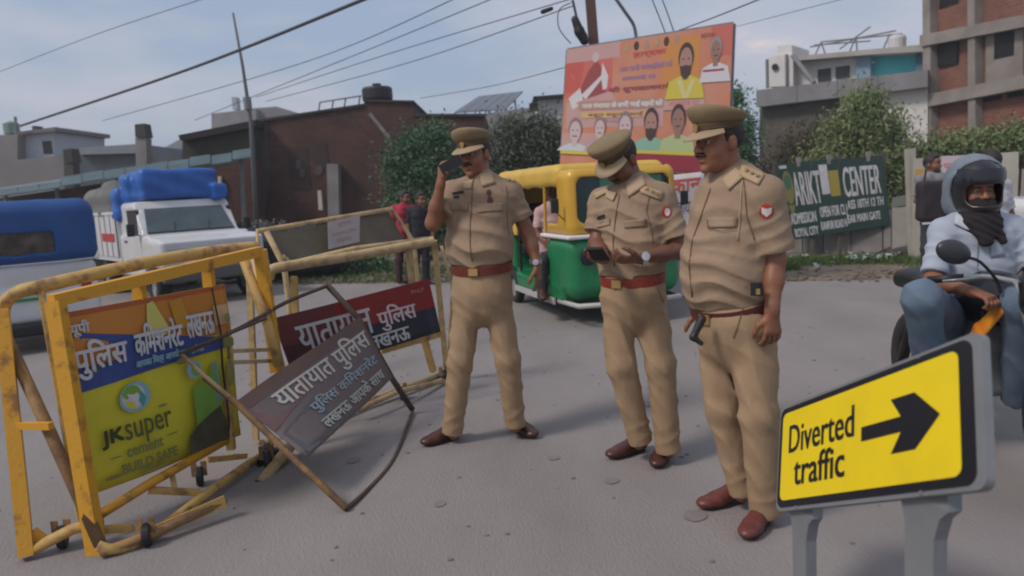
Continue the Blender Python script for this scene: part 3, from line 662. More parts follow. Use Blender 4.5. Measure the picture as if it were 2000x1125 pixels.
def ground():
    n = 60; xs = np.concatenate([np.linspace(-400, -20, 8), np.linspace(-16, 16, 46), np.linspace(20, 400, 8)]); ys = np.concatenate([np.linspace(-120, 6, 8), np.linspace(7, 30, 46), np.linspace(40, 500, 8)])
    V = []; Fq = []
    for y in ys:
        for x in xs:
            z = -.03+(.018*math.sin(x*1.7+y*.6)+.014*math.sin(y*2.3-x)+.01*math.sin(x*4.1+y*3)) if 7 < y < 30 and abs(x) < 18 else -.03
            z += .10*max(0, min(1, (y-11.5)/4))*max(0, min(1, (x-2)/2)) if y < 40 else 0
            V.append((x, y, z))
    m = len(xs)
    for j in range(len(ys)-1):
        for i in range(m-1): a = j*m+i; Fq.append([a, a+1, a+m+1, a+m])
    o = obj('ground', (V, Fq), dirtm, smooth=True); tag(o, kind='structure')
    edge = [(-60, 21), (-30, 19), (-12, 17.5), (-7.5, 16), (-3.67, 13.7), (-1.5, 12.9), (.5, 12.2), (2.2, 11.3), (4.0, 10.45), (5.6, 9.95), (8, 9.4), (14, 8.2), (60, 1)]
    E_ = []
    for i in range(len(edge)-1):
        k = 14 if abs(edge[i][0]) < 9 else 4
        for q in range(k):
            t = q/k; E_.append((edge[i][0]+(edge[i+1][0]-edge[i][0])*t, edge[i][1]+(edge[i+1][1]-edge[i][1])*t+random.uniform(-.07, .07)))
    E_.append(edge[-1]); V = []; Fq = []
    for x, y in E_: V += [(x, y, .0), (x, -60, .0), (x, y+.12, -.06)]
    for i in range(len(E_)-1): a = i*3; Fq += [[a, a+1, a+4, a+3], [a+2, a, a+3, a+5]]
    tag(obj('road', (V, Fq), roadm), kind='structure')
ground()
def blades(name, areas, n, hgt, m, seed=1, w=.008):
    g = np.random.default_rng(seed); V = []; Fq = []
    for (x0, y0, x1, y1, wd, fr) in areas:
        for i in range(int(n*fr)):
            t = g.random(); cx = x0+(x1-x0)*t+g.normal()*wd*.25; cy = y0+(y1-y0)*t+g.normal()*wd
            if math.sin(cx*2.1)*math.sin(cy*3.3+1) < -.35 and g.random() < .7: continue
            a = g.random()*6.28; h = hgt*(.5+g.random()); l = g.normal(0, .4, 2)*h
            dx, dy = math.cos(a)*w, math.sin(a)*w; b = len(V); z = -.04 if cx < 2 else -.03+.10*max(0, min(1, (cy-11.5)/4))*max(0, min(1, (cx-2)/2))
            V += [(cx-dx, cy-dy, z), (cx+dx, cy+dy, z), (cx+l[0], cy+l[1], z+h)]; Fq.append([b, b+1, b+2])
    return V, Fq
o = obj('grass', blades('g', [(3.0, 13.0, 7.6, 12.0, .22, .55), (-4.5, 15.2, 2, 13.9, .7, .8), (2.8, 12.6, 4.5, 12.0, .15, .15), (6, 11.6, 12, 10.8, .3, .15)], 16000, .10, grassm), grassm)
tag(o, 'low green grass in strips along the dirt verge beyond the road', 'grass', kind='stuff')
def litter():
    V = []; Fq = []
    for i in range(1500):
        x = random.uniform(-4, 9); y = (13.6 if x < 0 else 11.0-.38*(x-2))+abs(random.gauss(0, .9)); s = random.uniform(.01, .05)
        v, f = sphere((x, y, .0+random.uniform(-.01, .02)+(.08 if x > 3 and y > 13 else 0)), s, 6, (random.uniform(.7, 1.6), 1, .5)); b = len(V); V += v.tolist(); Fq += [[q+b for q in z] for z in f]
    tag(obj('rubble', (V, Fq), mat('rubble stone', (.24, .19, .145), .9, (.10, .08, .065), 2, .9)), 'small stones and rubble scattered over the dirt verge', 'rubble', kind='stuff')
    V = []; Fq = []
    for i in range(64):
        if i < 34: x, y = 4.9+random.gauss(0, .25)+1.0, 12.5+random.gauss(0, .12)
        else: x = random.uniform(2.4, 9); y = random.uniform(11.4, 13.4)
        s = random.uniform(.03, .09); b = len(V); a = random.random()*6; z0 = .02
        for k in range(5): V.append((x+s*math.cos(a+k*1.256)*random.uniform(.5, 1.3), y+s*math.sin(a+k*1.256)*random.uniform(.5, 1.3), z0+random.uniform(0, .09)))
        Fq.append([b, b+1, b+2, b+3, b+4])
    tag(obj('litter', (V, Fq), mat('plastic litter', (.6, .6, .6), .6, (.35, .37, .4), 3, .8)), 'white plastic and paper litter lying below the dark green hoarding', 'litter', kind='stuff')
    V = []; Fq = []
    for i in range(260):
        x = random.uniform(-3, 3); y = random.uniform(1.8, 9); s = random.uniform(.004, .014) 
        v, f = sphere((x, y, .002), s, 6, (random.uniform(.7, 1.5), 1, .5)); b = len(V); V += v.tolist(); Fq += [[q+b for q in z] for z in f]
    tag(obj('gravel', (V, Fq), mat('road grit', (.20, .18, .172), .9, (.13, .118, .114), 4, .9)), 'loose grit and pebbles on the dusty road', 'gravel', kind='stuff')
litter()
for (px, py, a, b) in ((1195, 940, .035, .02), (1358, 1008, .05, .02), (1262, 790, .05, .03), (690, 900, .04, .02), (1082, 895, .03, .015), (860, 985, .03, .02), (980, 700, .06, .04)):
    c = G(px, py); pts = [c+A(a*math.cos(t)*(1+.12*math.sin(2*t+px)), a*1.2*math.sin(t)*(1+.1*math.cos(3*t)), .004) for t in np.linspace(0, 6.28, 18, endpoint=False)]
    tag(obj('road_stain', (pts, [list(range(18))]), mat('oil stain', (.19, .168, .162), .85, (.23, .203, .197), 30, .7)), kind='structure')

# ------------------------------------------------------------------ barricades
def U4(*l): return join(*l)
def rod(parent, name, pts, r, m, n=8, sm=True): return obj(name, tube(pts, r, n), m, parent, sm)
def bar(parent, name, a, b, w, m, h=None): return obj(name, beam(a, b, w, h), m, parent)
def wheel(parent, c, ax, r=.05, w=.035, m=dark):
    ax = nrm(ax); o = obj('caster_wheel', lathe(np.array(c)-ax*w/2, ax, [(r*.25, 0), (r*.9, 0), (r, w*.2), (r, w*.8), (r*.9, w), (r*.25, w)], 18), m, parent, False)
    obj('wheel_bracket', join(beam(np.array(c)+ax*w*.7, np.array(c)+ax*w*.7+A(0, 0, r*1.5), .03, .006), beam(np.array(c)-ax*w*.7, np.array(c)-ax*w*.7+A(0, 0, r*1.5), .03, .006)), rust, o); return o
adY = mat('acid yellow print', (.66, .60, .03), .55, (.50, .44, .035), 3, .7); adB = mat('blue print', (.035, .075, .27), .5, (.03, .06, .2), 5, .5)
adO = mat('orange print', (.55, .22, .03), .5, (.45, .16, .03), 4, .5); adR = mat('red orange edge', (.42, .10, .03), .5); adG = mat('green print', (.20, .38, .05), .5, (.12, .26, .05), 5, .5)
adW = mat('faded white print', (.60, .60, .62), .6, (.42, .42, .45), 12, .6); adC = mat('pale blue print', (.25, .42, .5), .5); adK = mat('dark print', (.045, .05, .02), .6); adOl = mat('olive faded print', (.2, .21, .06), .6)
soot = mat('black grime', (.06, .055, .035), .8, (.12, .12, .05), 7, .8)
def barricade_a():
    t = thing('police_barricade', 'bright yellow wheeled barricade with a blue, orange and acid yellow advert panel', 'barricade', (-1.75, 3.5, 0), group='police barricades')
    q = quad([(118, 612), (438, 555), (472, 850), (176, 970)], 3.34); bd = Board([q[0], q[1], q[2], q[3]], .003)
    bd.warp = lambda u, v: .012*math.sin(u*7+v*2)*math.sin(v*5)
    p = obj('panel', bd.sheet(16, 12), adY, t, True)
    bd.rect(0, 0, 1, .03, adR, 16); bd.rect(.0, .03, 1, .30, adO, 14)
    # blue wedge
    for i in range(14):
        a, b = i/14, (i+1)/14; top = lambda u: .10+.27*u; bot = lambda u: .42-.05*u*0
        if a < .8: bd.poly([(a, .10+.24*a), (b, .10+.24*b), (b, .43-.04*b), (a, .43-.04*a)], adB)
    for i in range(11, 14):
        a, b = i/14, (i+1)/14; bd.poly([(a, .10+.24*a), (b, .10+.24*b), (b, .43-.04*b), (a, .43-.04*a)], adB if i < 13 else adOl)
    bd.poly([(.46, .03), (.50, .02), (.60, .22), (.52, .24), (.44, .22)], mat('pale yellow print', (.6, .55, .15), .6))
    bd.poly([(.60, .04), (.68, .03), (.74, .22), (.64, .22)], mat('orange deep print', (.5, .25, .02), .6))
    bd.rect(.72, .16, .80, .24, mat('peach print', (.6, .38, .2), .6), 2); bd.rect(.885, .12, .985, .24, mat('peach print', (.6, .38, .2), .6), 2)
    bd.text('यूपी', .02, .05, .12, .13, adW, 0, .004)
    bd.text('पुिलस', .01, .16, .30, .36, adW, 0, .006); bd.text('किमशनरेट', .35, .135, .66, .31, adW, 0, .006); bd.text('लखनऊ', .69, .145, .87, .28, adW, 0, .005)
    bd.text('आपका िमत्र आपके साथ हमेशा', .34, .325, .78, .385, adC, 0, .003)
    bd.oval(.31, .53, .095, .085, adC, 20); bd.oval(.30, .528, .07, .068, adW, 18); bd.oval(.29, .50, .055, .04, adG, 14, t0=0); bd.poly([(.345, .50), (.375, .55), (.35, .60), (.325, .56)], mat('teal print', (.08, .3, .33), .5)); bd.poly([(.24, .54), (.29, .55), (.31, .60), (.27, .585)], adY)
    bd.text('JK', .09, .665, .21, .765, adK, 0, .008); bd.text('super', .22, .665, .50, .80, mat('dark olive print', (.09, .10, .025), .6), 0, .002)
    bd.text('cement', .21, .80, .42, .85, adOl, 0, .004); bd.rect(.12, .825, .18, .833, adOl, 1); bd.rect(.45, .80, .52, .808, adOl, 1); bd.text('BUILD SAFE', .17, .88, .50, .935, adOl, 0, .005)
    bd.oval(.69, .47, .05, .055, adC, 16); bd.oval(.70, .475, .03, .04, adG, 12); bd.poly([(.66, .58), (.82, .50), (.86, .80), (.80, .86), (.66, .84)], adG)
    bd.poly([(.80, .46), (.84, .45), (.86, .70), (.82, .73)], mat('teal pale print', (.15, .3, .25), .6))
    bd.poly([(.58, .99), (.60, .86), (.68, .80), (.84, .74), (.87, .86), (.9, .99)], soot)
    bd.poly([(.866, .0), (.878, .0), (.90, .28), (.885, .5), (.90, .78), (.895, 1), (.875, 1), (.885, .8), (.868, .5), (.885, .28)], mat('torn gap', (.05, .03, .015), .9))
    for u, v, a, b in ((.12, .93, .05, .012), (.35, .96, .09, .012), (.62, .40, .04, .02), (.93, .55, .03, .09), (.95, .2, .02, .03), (.45, .62, .03, .008)): bd.oval(u, v, a, b, mat('grime', (.22, .19, .06), .8, (.30, .27, .05), 14, .9))
    bd.build(p)
    # frame
    sx = lambda px, py, d: P(px, py, d)
    bar(t, 'post', sx(108, 588, 3.30), sx(189, 1082, 3.20), .062, yel); bar(t, 'post', sx(3, 605, 3.45), sx(52, 1086, 3.17), .058, yel)
    bar(t, 'post', sx(508, 488, 4.35), sx(541, 725, 4.40), .062, yel); bar(t, 'post', sx(424, 560, 4.16), sx(452, 878, 4.12), .04, yelw)
    rod(t, 'top_rail', smoothpath([sx(8, 700, 3.5), sx(4, 612, 3.5), sx(28, 575, 3.5), sx(95, 556, 3.56), sx(290, 512, 3.95), sx(420, 490, 4.3), sx(500, 482, 4.5)], 5), .032, yelw)
    bar(t, 'rail', sx(100, 588, 3.30), sx(508, 491, 4.35), .055, yel)
    rod(t, 'stay', [sx(8, 650, 3.48), sx(100, 850, 3.32), sx(196, 1064, 3.17)], .028, rust)
    rod(t, 'stay', [sx(470, 492, 4.38), sx(525, 640, 4.3), sx(545, 715, 4.3)], .028, yelw)
    for px, a, b, d in ((270, 548, 585, 3.72), (405, 515, 560, 4.08)): bar(t, 'spacer', sx(px, a, d), sx(px+4, b, d), .05, yel)
    bar(t, 'panel_upright', sx(78, 562, 3.53), sx(160, 1030, 3.27), .026, yelw)
    bar(t, 'cross_bar', sx(20, 831, 3.32), sx(100, 832, 3.27), .03, yel)
    # wheeled base
    rod(t, 'base_rail', smoothpath([sx(192, 1066, 3.15), sx(225, 1072, 3.17), sx(290, 1050, 3.3), sx(410, 960, 3.72), sx(505, 893, 4.25)], 5), .024, yelw)
    rod(t, 'base_rail', [sx(195, 1005, 3.34), sx(300, 940, 3.62), sx(445, 858, 4.12)], .024, yel)
    rod(t, 'base_rail', [sx(60, 1076, 3.18), sx(140, 1034, 3.25), sx(200, 1020, 3.28)], .026, yelw)
    bar(t, 'gusset', sx(60, 1040, 3.2), sx(90, 1064, 3.22), .012, yel, .06)
    bar(t, 'base_rail', sx(196, 1035, 3.26), sx(260, 1030, 3.3), .03, yelw)
    bar(t, 'base_tie', sx(290, 957, 3.60), sx(392, 962, 3.68), .03, yelw); bar(t, 'base_tie', sx(405, 898, 3.98), sx(480, 890, 4.2), .03, yelw); bar(t, 'base_tie', sx(335, 920, 3.75), sx(342, 958, 3.68), .026, yelw)
    rod(t, 'base_rail', [sx(196, 1080, 3.14), sx(300, 1042, 3.26), sx(440, 978, 3.5)], .022, rust)
    bar(t, 'kick_plate', sx(300, 1040, 3.28), sx(440, 978, 3.48), .008, yelw, .055)
    bar(t, 'post', sx(434, 555, 4.14), sx(447, 700, 4.14), .02, rust)
    for px, py, d in ((122, 1052, 3.27), (288, 1060, 3.24), (388, 912, 3.95), (520, 886, 4.16)):
        g_ = P(px, py, d); g_[2] = .052; wheel(t, g_, A(1, .35, 0), .052)
    rod(t, 'binding_wire', [sx(350, 690, 3.7), sx(440, 655, 3.9), sx(520, 622, 4.1)], .008, rustd)
    return t
barricade_a()
redp = mat('red board paint', (.27, .022, .02), .5, (.17, .02, .02), 4, .7); redm = mat('maroon board paint', (.16, .03, .03), .55, (.10, .025, .03), 4, .7); navy = mat('navy board paint', (.018, .022, .04), .5, (.03, .03, .04), 5, .7)
def barricade_b():
    t = thing('police_barricade', 'pale yellow barricade with a red and navy painted board, behind the fallen board', 'barricade', (-1.0, 5.2, 0), group='police barricades')
    s = P
    rod(t, 'top_rail', smoothpath([s(524, 545, 4.9), s(530, 528, 4.9), s(560, 520, 4.95), s(700, 498, 5.3), s(820, 476, 5.6), s(848, 470, 5.65)], 4), .036, yelp)
    rod(t, 'top_rail', [s(516, 528, 5.0), s(690, 487, 5.4), s(840, 467, 5.75)], .022, yelp)
    bar(t, 'post', s(848, 470, 5.7), s(872, 722, 5.95), .04, yelp); rod(t, 'post', [s(862, 480, 5.8), s(884, 560, 5.8), s(874, 736, 5.9)], .012, yelp)
    bar(t, 'post', s(574, 540, 5.0), s(578, 625, 5.0), .04, yelw); bar(t, 'post', s(798, 484, 5.55), s(806, 560, 5.6), .05, yelp); bar(t, 'post', s(826, 652, 5.5), s(846, 725, 5.6), .04, yelw)
    bar(t, 'post', s(486, 500, 4.72), s(500, 860, 4.6), .035, yelp); rod(t, 'stay', [s(497, 505, 4.7), s(548, 712, 4.5), s(572, 845, 4.45)], .026, yelp)
    bar(t, 'cross_bar', s(447, 686, 4.15), s(538, 682, 4.38), .022, yelp); bar(t, 'cross_bar', s(448, 708, 4.15), s(540, 704, 4.38), .022, yelp)
    rod(t, 'base_rail', [s(560, 840, 4.6), s(700, 790, 5.2), s(872, 728, 6.0)], .024, yelp); rod(t, 'base_rail', [s(700, 800, 4.95), s(780, 764, 5.3), s(868, 744, 5.85)], .02, yelp)
    bar(t, 'lower_rail', s(742, 684, 5.2), s(862, 650, 5.55), .05, yelw)
    rod(t, 'tube_foot', [s(572, 865, 4.35), s(540, 905, 4.15), s(507, 948, 3.97)], .033, yelp)
    obj('tube_end', tube([s(507, 946, 3.98), s(501, 955, 3.95)], .035, 12), dark, t)
    bar(t, 'foot_bracket', s(500, 905, 4.2), s(545, 880, 4.3), .05, dark, .04)
    for px, py, d in ((868, 742, 5.9), (524, 898, 4.3), (785, 765, 5.45)):
        g_ = P(px, py, d); g_[2] = .05; wheel(t, g_, A(1, .2, 0), .05)
    bd = Board([s(532, 622, 4.75), s(838, 545, 5.30), s(862, 648, 5.36), s(572, 735, 4.82)], .004); bd.warp = lambda u, v: .008*math.sin(u*5)
    p = obj('panel', bd.sheet(), navy, t, True)
    bd.rect(0, 0, .36, .52, redm, 8); bd.rect(.36, 0, 1, .52, redp, 8); bd.poly([(0, .5), (.25, .5), (.12, .98), (0, .98)], mat('purple dark', (.07, .02, .03), .6))
    bd.text('यातायात', .10, .22, .56, .66, adW, 0, .006); bd.text('पुिलस', .60, .26, .86, .70, mat('pink white paint', (.66, .52, .54), .6), 0, .006)
    bd.text('लखनऊ', .50, .72, .78, .95, adW, 0, .006); bd.text('PNLP', .86, .12, .95, .19, mat('pinkish', (.5, .25, .25), .6)); bd.build(p)
barricade_b()
def board_c():
    t = thing('fallen_sign_board', 'faded maroon and grey signboard tilting on a rusty frame, leaning against the barricades', 'signboard', (-.95, 4.2, 0))
    s = P; g1 = G(676, 1000); g2 = G(806, 808)
    rod(t, 'frame_bar', [s(400, 738, 3.82), s(460, 786, 3.77), s(570, 892, 3.64), g1+A(0, 0, .02)], .017, rust)
    rod(t, 'frame_bar', [s(640, 558, 4.9), s(700, 622, 4.93), s(765, 738, 4.98), g2+A(0, 0, .03)], .02, rustd)
    rod(t, 'bent_rod', smoothpath([g1+A(0, 0, .015), s(720, 955, 3.75), s(770, 895, 4.2), g2+A(0, 0, .02)], 5), .012, rustd)
    rod(t, 'bent_rod', smoothpath([s(355, 692, 3.8), s(470, 640, 4.1), s(560, 590, 4.5), s(640, 558, 4.9)], 5), .012, rustd)
    rod(t, 'bent_rod', [s(355, 692, 3.8), s(395, 730, 3.8), s(460, 786, 3.77)], .011, yelp)
    bd = Board([s(460, 785, 3.76), s(702, 618, 4.88), s(766, 738, 4.94), s(600, 896, 3.64)], .004); bd.warp = lambda u, v: .01*math.sin(u*6+v)
    gry = mat('faded grey board', (.13, .12, .115), .6, (.16, .09, .085), 2.2, .8, .15, 40); p = obj('panel', bd.sheet(), gry, t, True)
    mb = mat('faded maroon board', (.13, .055, .06), .55, (.17, .10, .09), 4, .8); bb = mat('faded blue board', (.085, .10, .13), .6, (.13, .10, .10), 4, .8)
    bd.rect(0, 0, 1, .16, mat('brown board', (.14, .075, .055), .6, (.10, .06, .05), 4, .7), 10); bd.poly([(0, .16), (.42, .16), (.30, .42), (0, .55)], mb); bd.poly([(.02, .62), (.36, .5), (.34, .97), (.03, .97)], bb)
    cream = mat('cream letter paint', (.58, .53, .47), .7, (.42, .38, .34), 14, .6); skyp = mat('pale blue letters', (.30, .36, .40), .7, (.2, .24, .26), 14, .6)
    bd.text('यातायात पुिलस', .14, .10, .97, .50, cream, 0, .006)
    bd.text('पुिलस किमशनरेट', .26, .52, .94, .72, skyp, 0, .006); bd.text('लखनऊ आपके साथ', .24, .74, .92, .92, mat('pale grey letters', (.4, .41, .38), .7), 0, .006); bd.build(p)
board_c()
def board_d():
    t = thing('leaning_barrier', 'pale framed barrier with a thin brown sheet and a white paper notice, behind the rails', 'barrier', (-1.6, 6.6, 0))
    s = P; d1, d2 = 6.1, 7.1
    rod(t, 'frame_bar', [s(508, 520, d1), s(502, 452, d1), s(765, 408, d2), s(808, 472, d2), s(826, 640, d2)], .022, yelp)
    rod(t, 'frame_bar', [s(520, 452, d1), s(555, 520, d1), s(565, 600, d1), s(575, 690, d1)], .024, yelp); rod(t, 'frame_bar', [s(552, 500, d1), s(575, 520, d1+.1), s(630, 510, d1+.3)], .018, yelp)
    bd = Board([s(522, 458, d1+.03), s(760, 415, d2+.02), s(796, 480, d2+.02), s(556, 514, d1+.03)], .004)
    obj('sheet', bd.sheet(), mat('brown translucent sheet', (.10, .075, .055), .6, (.16, .14, .07), 3, .9), t)
    b2 = Board([s(640, 434, 6.42), s(703, 420, 6.62), s(702, 472, 6.62), s(642, 487, 6.42)], .003)
    p = obj('notice', b2.sheet(6, 6), mat('paper', (.48, .42, .40), .8, (.38, .32, .31), 10, .5), t); rl = mat('faint red ink', (.36, .22, .21), .8)
    b2.text('सूचना', .3, .12, .75, .3, rl); b2.text('यातायात पुिलस', .12, .42, .88, .6, rl); b2.text('लखनऊ', .25, .7, .75, .86, rl); b2.build(p)
board_d()

# ------------------------------------------------------------------ diverted traffic sign
def traffic_sign():
    c = quad([(1526, 802), (1896, 658), (1907, 946), (1517, 992)], 2.6)
    t = thing('road_sign', 'yellow Diverted traffic sign with a black arrow on two grey posts', 'road sign', (1.0, 2.2, 0))
    bd = Board(c, .012); yl = mat('sign yellow', (.86, .64, .006), .4, (.70, .50, .012), 3, .55, thr=(.45, .75)); gp = mat('sign grey paint', (.20, .21, .22), .5, (.15, .155, .16), 5, .6, .1, 60)
    def rr(u0, v0, u1, v1, ru, rv, n=6):
        o = []
        for cu, cv, a0 in ((u1-ru, v0+rv, -90), (u1-ru, v1-rv, 0), (u0+ru, v1-rv, 90), (u0+ru, v0+rv, 180)):
            for k in range(n+1): a = math.radians(a0+90*k/n); o.append((cu+ru*math.cos(a), cv+rv*math.sin(a)))
        return o
    def slab(poly, o0, o1, nm, m):
        V = [bd.at(u, v, o0) for u, v in poly]+[bd.at(u, v, o1) for u, v in poly]; n = len(poly)
        return obj(nm, (V, [list(range(n)), list(range(n, 2*n))[::-1]]+[[i, i+n, (i+1) % n+n, (i+1) % n] for i in range(n)]), m, t)
    slab(rr(-.012, -.03, 1.03, 1.035, .035, .08), -.024, -.003, 'backing_plate', gp)
    p = slab(rr(0, 0, 1, 1, .035, .09), -.003, 0, 'sign_face', mat('sign black', (.008, .008, .012), .4))
    bd._put(rr(.022, .055, .955, .935, .03, .07), [list(range(28))], yl); bk = mat('sign black', (.008, .008, .012), .4)
    bd.text('Diverted', .075, .20, .49, .475, bk, 0, .006); bd.text('traffic', .12, .52, .44, .80, bk, 0, .006)
    a = [(.535, .42), (.725, .42), (.68, .265), (.785, .265), (.885, .48), (.785, .695), (.68, .695), (.725, .54), (.535, .54)]
    bd._put(a, [list(range(9))], bk); bd.build(p)
    for u, v in ((.14, -.008), (.80, -.008), (.14, 1.012), (.80, 1.012)): obj('bolt', lathe(bd.at(u, v, -.003), bd.n, [(.0, 0), (.006, 0), (.006, .003), (0, .004)], 8), metalg, t)
    for px, w, d, u in ((.115, .085, 2.5, .115), (.70, .105, 2.1, .76)):
        top = bd.at(u, .5, -.04); bot = bd.at(u, 1.0, -.04); f = A(bot[0], bot[1], .0); ww = w
        e_ = nrm(bd.at(u+.05, .5)-bd.at(u, .5)); e_[2] = 0; e_ = nrm(e_); nn = A(-e_[1], e_[0], 0)
        V = []; prof = [(top, ww*1.9), (bot, ww*1.9), (bot-A(0, 0, .03), ww*1.35), (bot-A(0, 0, .09), ww), (f, ww)]
        for q, wd in prof:
            for sx, sy in ((-1, -1), (1, -1), (1, 1), (-1, 1)): V.append(q+e_*sx*wd/2+nn*sy*.018)
        Fq = [[0, 1, 2, 3], [16, 19, 18, 17]]
        for i in range(4):
            for k in range(4): Fq.append([i*4+k, (i+1)*4+k, (i+1)*4+(k+1) % 4, i*4+(k+1) % 4])
        obj('sign_post', (V, Fq), gp, t); obj('foot_plate', box(f+A(0, 0, .012), (.22, .18, .024)), gp, t)
    return t
traffic_sign()

# ------------------------------------------------------------------ buildings
class Bld:
    """facade line through two ground points; local x along the facade, y away from the viewer, z up"""
    def __init__(s, name, label, cat, a, b, group=None):
        s.A = P(a[0], 400, a[1]); s.B = P(b[0], 400, b[1]); s.A[2] = s.B[2] = 0; d = s.B-s.A; s.L = np.linalg.norm(d); s.e = d/s.L
        s.rz = math.atan2(d[1], d[0]); s.n = A(-s.e[1], s.e[0], 0); s.t = thing(name, label, cat, s.A, s.rz or 1e-6, group)
    def xz(s, px, py, y=0.):
        r = ray(px, py); o = C0; k = ((s.A+s.n*y-o)@s.n)/(r@s.n); p = o+r*k; return (p-s.A)@s.e, p[2]
    def poly(s, name, pts, y0, y1, m, par=None):
        q = [s.xz(px, py, y0) for px, py in pts]
        return obj(name, prism([(x, y0, z) for x, z in q], (0, y1-y0, 0)), m, par or s.t)
    def rect(s, name, px0, py0, px1, py1, y0, y1, m, par=None):
        x0, z1 = s.xz(px0, py0, y0); x1, _ = s.xz(px1, (py0+py1)/2, y0); _, z0 = s.xz(px0, py1, y0)
        return obj(name, box(((x0+x1)/2, (y0+y1)/2, (z0+z1)/2), (abs(x1-x0), abs(y1-y0), abs(z1-z0))), m, par or s.t)
    def loc(s, px, py, y): x, z = s.xz(px, py, y); return A(x, y, z)
def buildings():
    # long dark brick building
    b = Bld('brick_building', 'long dark brick building behind the pickup and the bush, black tank on its roof', 'building', (497, 20.5), (948, 20.5))
    w = b.poly('wall', [(497, 238), (600, 221), (711, 206), (711, 197), (806, 199), (806, 226), (948, 226), (948, 530), (497, 530)], 0, 7, brickD)
    b.poly('coping', [(497, 234), (711, 202), (711, 206.5), (497, 239)], -.06, 7.05, mat('dark coping', (.05, .045, .04), .9)); b.poly('coping', [(806, 222), (948, 222), (948, 227), (806, 227)], -.06, 7.05, mat('dark coping', (.05, .045, .04), .9))
    b.poly('coping', [(709, 194), (808, 196), (808, 200), (709, 198)], -.06, 7.05, mat('dark coping', (.05, .045, .04), .9))
    b.poly('pillar', [(638, 320), (660, 320), (664, 500), (642, 500)], -.35, -.02, concm)
    b.poly('plaster_patch', [(497, 245), (520, 240), (528, 330), (516, 420), (530, 500), (497, 500)], -.02, .01, concd)
    for q in ((560, 290, 604, 372), (612, 282, 640, 330)): b.rect('blocked_opening', *q, -.015, .02, mat('sooty infill', (.04, .028, .024), .9, (.07, .04, .035), 1.5, .8))
    tk = b.loc(738, 197, 1.2); o = obj('water_tank', lathe(tk, (0, 0, 1), [(.02, 0), (.40, .0), (.42, .06), (.42, .30), (.38, .36), (.12, .40), (.12, .46), (.02, .46)], 20), dark, b.t, False)
    obj('steel_prop', tube([b.loc(722, 222, -.3), b.loc(762, 272, -.3)], .05, 6), concm, b.t)
    for px in (622, 648, 672, 700): obj('roof_rod', tube([b.loc(px, 219-(px-622)*.12, 1), b.loc(px+3, 200-(px-622)*.14, 1)], .022, 5), metalg, b.t)
    obj('roof_rod', tube([b.loc(624, 200, 1), b.loc(706, 187, 1)], .022, 5), metalg, b.t)
    for px, py, r_ in ((583, 322, .10), (590, 338, .09), (622, 333, .11), (664, 355, .07), (566, 388, .05)):
        c = b.loc(px, py, -.03); obj('plaster_patch', prism([c+A(r_*math.cos(t)*(1+.3*math.sin(2*t+px)), 0, r_*1.3*math.sin(t)) for t in np.linspace(0, 6.28, 9, endpoint=False)], (0, .02, 0)), mat('pale mortar smear', (.11, .085, .08), .9, (.07, .05, .045), 8, .8), b.t)
    b.poly('corner_post', [(620, 372), (627, 372), (630, 410), (622, 410)], -.2, -.1, offw)
    # olive shed left of it
    b = Bld('tin_shed', 'dark olive shed with a black roof edge left of the brick building', 'shed', (353, 20), (499, 20))
    b.poly('wall', [(356, 272), (499, 246), (499, 345), (356, 345)], 0, 4, mat('olive shed wall', (.062, .06, .042), .9, (.035, .035, .028), 2, .8)); b.poly('roof', [(348, 264), (499, 234), (499, 248), (366, 273), (352, 274)], -.25, 4.1, mat('shed roof edge', (.022, .02, .018), .9))
    b.poly('brick_wall', [(392, 334), (499, 312), (499, 540), (392, 540)], -.6, -.02, brickD); b.poly('post', [(425, 345), (431, 344), (433, 378), (426, 378)], -.7, -.62, offw)
    # lean-to roof of blue green sheets
    b = Bld('sheet_awning', 'long sloping blue green sheet roof between the trucks and the sheds', 'awning', (0, 17), (496, 17.6))
    xs = np.linspace(-6, 496, 13); tm = mat('blue green sheet', (.075, .125, .14), .7, (.045, .07, .075), 1.5, .8)
    top = lambda x: 366-(x)*.150; 
    for i in range(12):
        x0, x1 = xs[i], xs[i+1]-1.5; dz = random.uniform(-2, 2)
        if 8 <= i <= 7: continue
        a, c = b.loc(x0, top(x0)+dz, .9), b.loc(x1, top(x1)+dz, .9); d_, e_ = b.loc(x1, top(x1)+17+dz, -.5), b.loc(x0, top(x0)+17+dz, -.5)
        obj('roof_sheet', prism([a, c, d_, e_], (0, 0, .025)), tm, b.t)
    obj('ridge_beam', tube([b.loc(-4, 372, .5), b.loc(490, 302, .5)], .05, 6), metalg, b.t)
    for px in (10, 110, 230, 350, 470): obj('post', tube([b.loc(px, top(px)+12, 0), np.array([b.loc(px, 400, 0)[0], 0, 0])], .05, 6), metalg, b.t)
    obj('back_wall', prism([b.loc(-4, 388, .8), b.loc(392, 330, .8), (b.xz(392, 500, .8)[0], .8, 0), (b.xz(-4, 500, .8)[0], .8, 0)], (0, .2, 0)), concd, b.t)
    # pale block behind with a pitched top
    b = Bld('pale_house', 'pale grey block with a low pitched roof rising behind the dark brick building', 'house', (410, 34), (640, 34))
    b.poly('wall', [(413, 222), (500, 212), (500, 330), (413, 330)], 0, 5, mat('grey rendered wall', (.30, .29, .29), .9, (.22, .21, .21), 1.5, .7)); b.poly('roof', [(488, 212), (540, 208), (640, 238), (640, 330), (500, 330)], .5, 5, mat('grey pitched sheet', (.27, .26, .27), .9, (.2, .2, .2), 1.5, .7))
    b.rect('roof_box', 452, 190, 462, 214, 1, 1.5, mat('pale tank', (.4, .42, .45), .8))
    # far left houses
    b = Bld('white_house', 'small white rooftop house with one dark window at the far left', 'house', (0, 30), (150, 30))
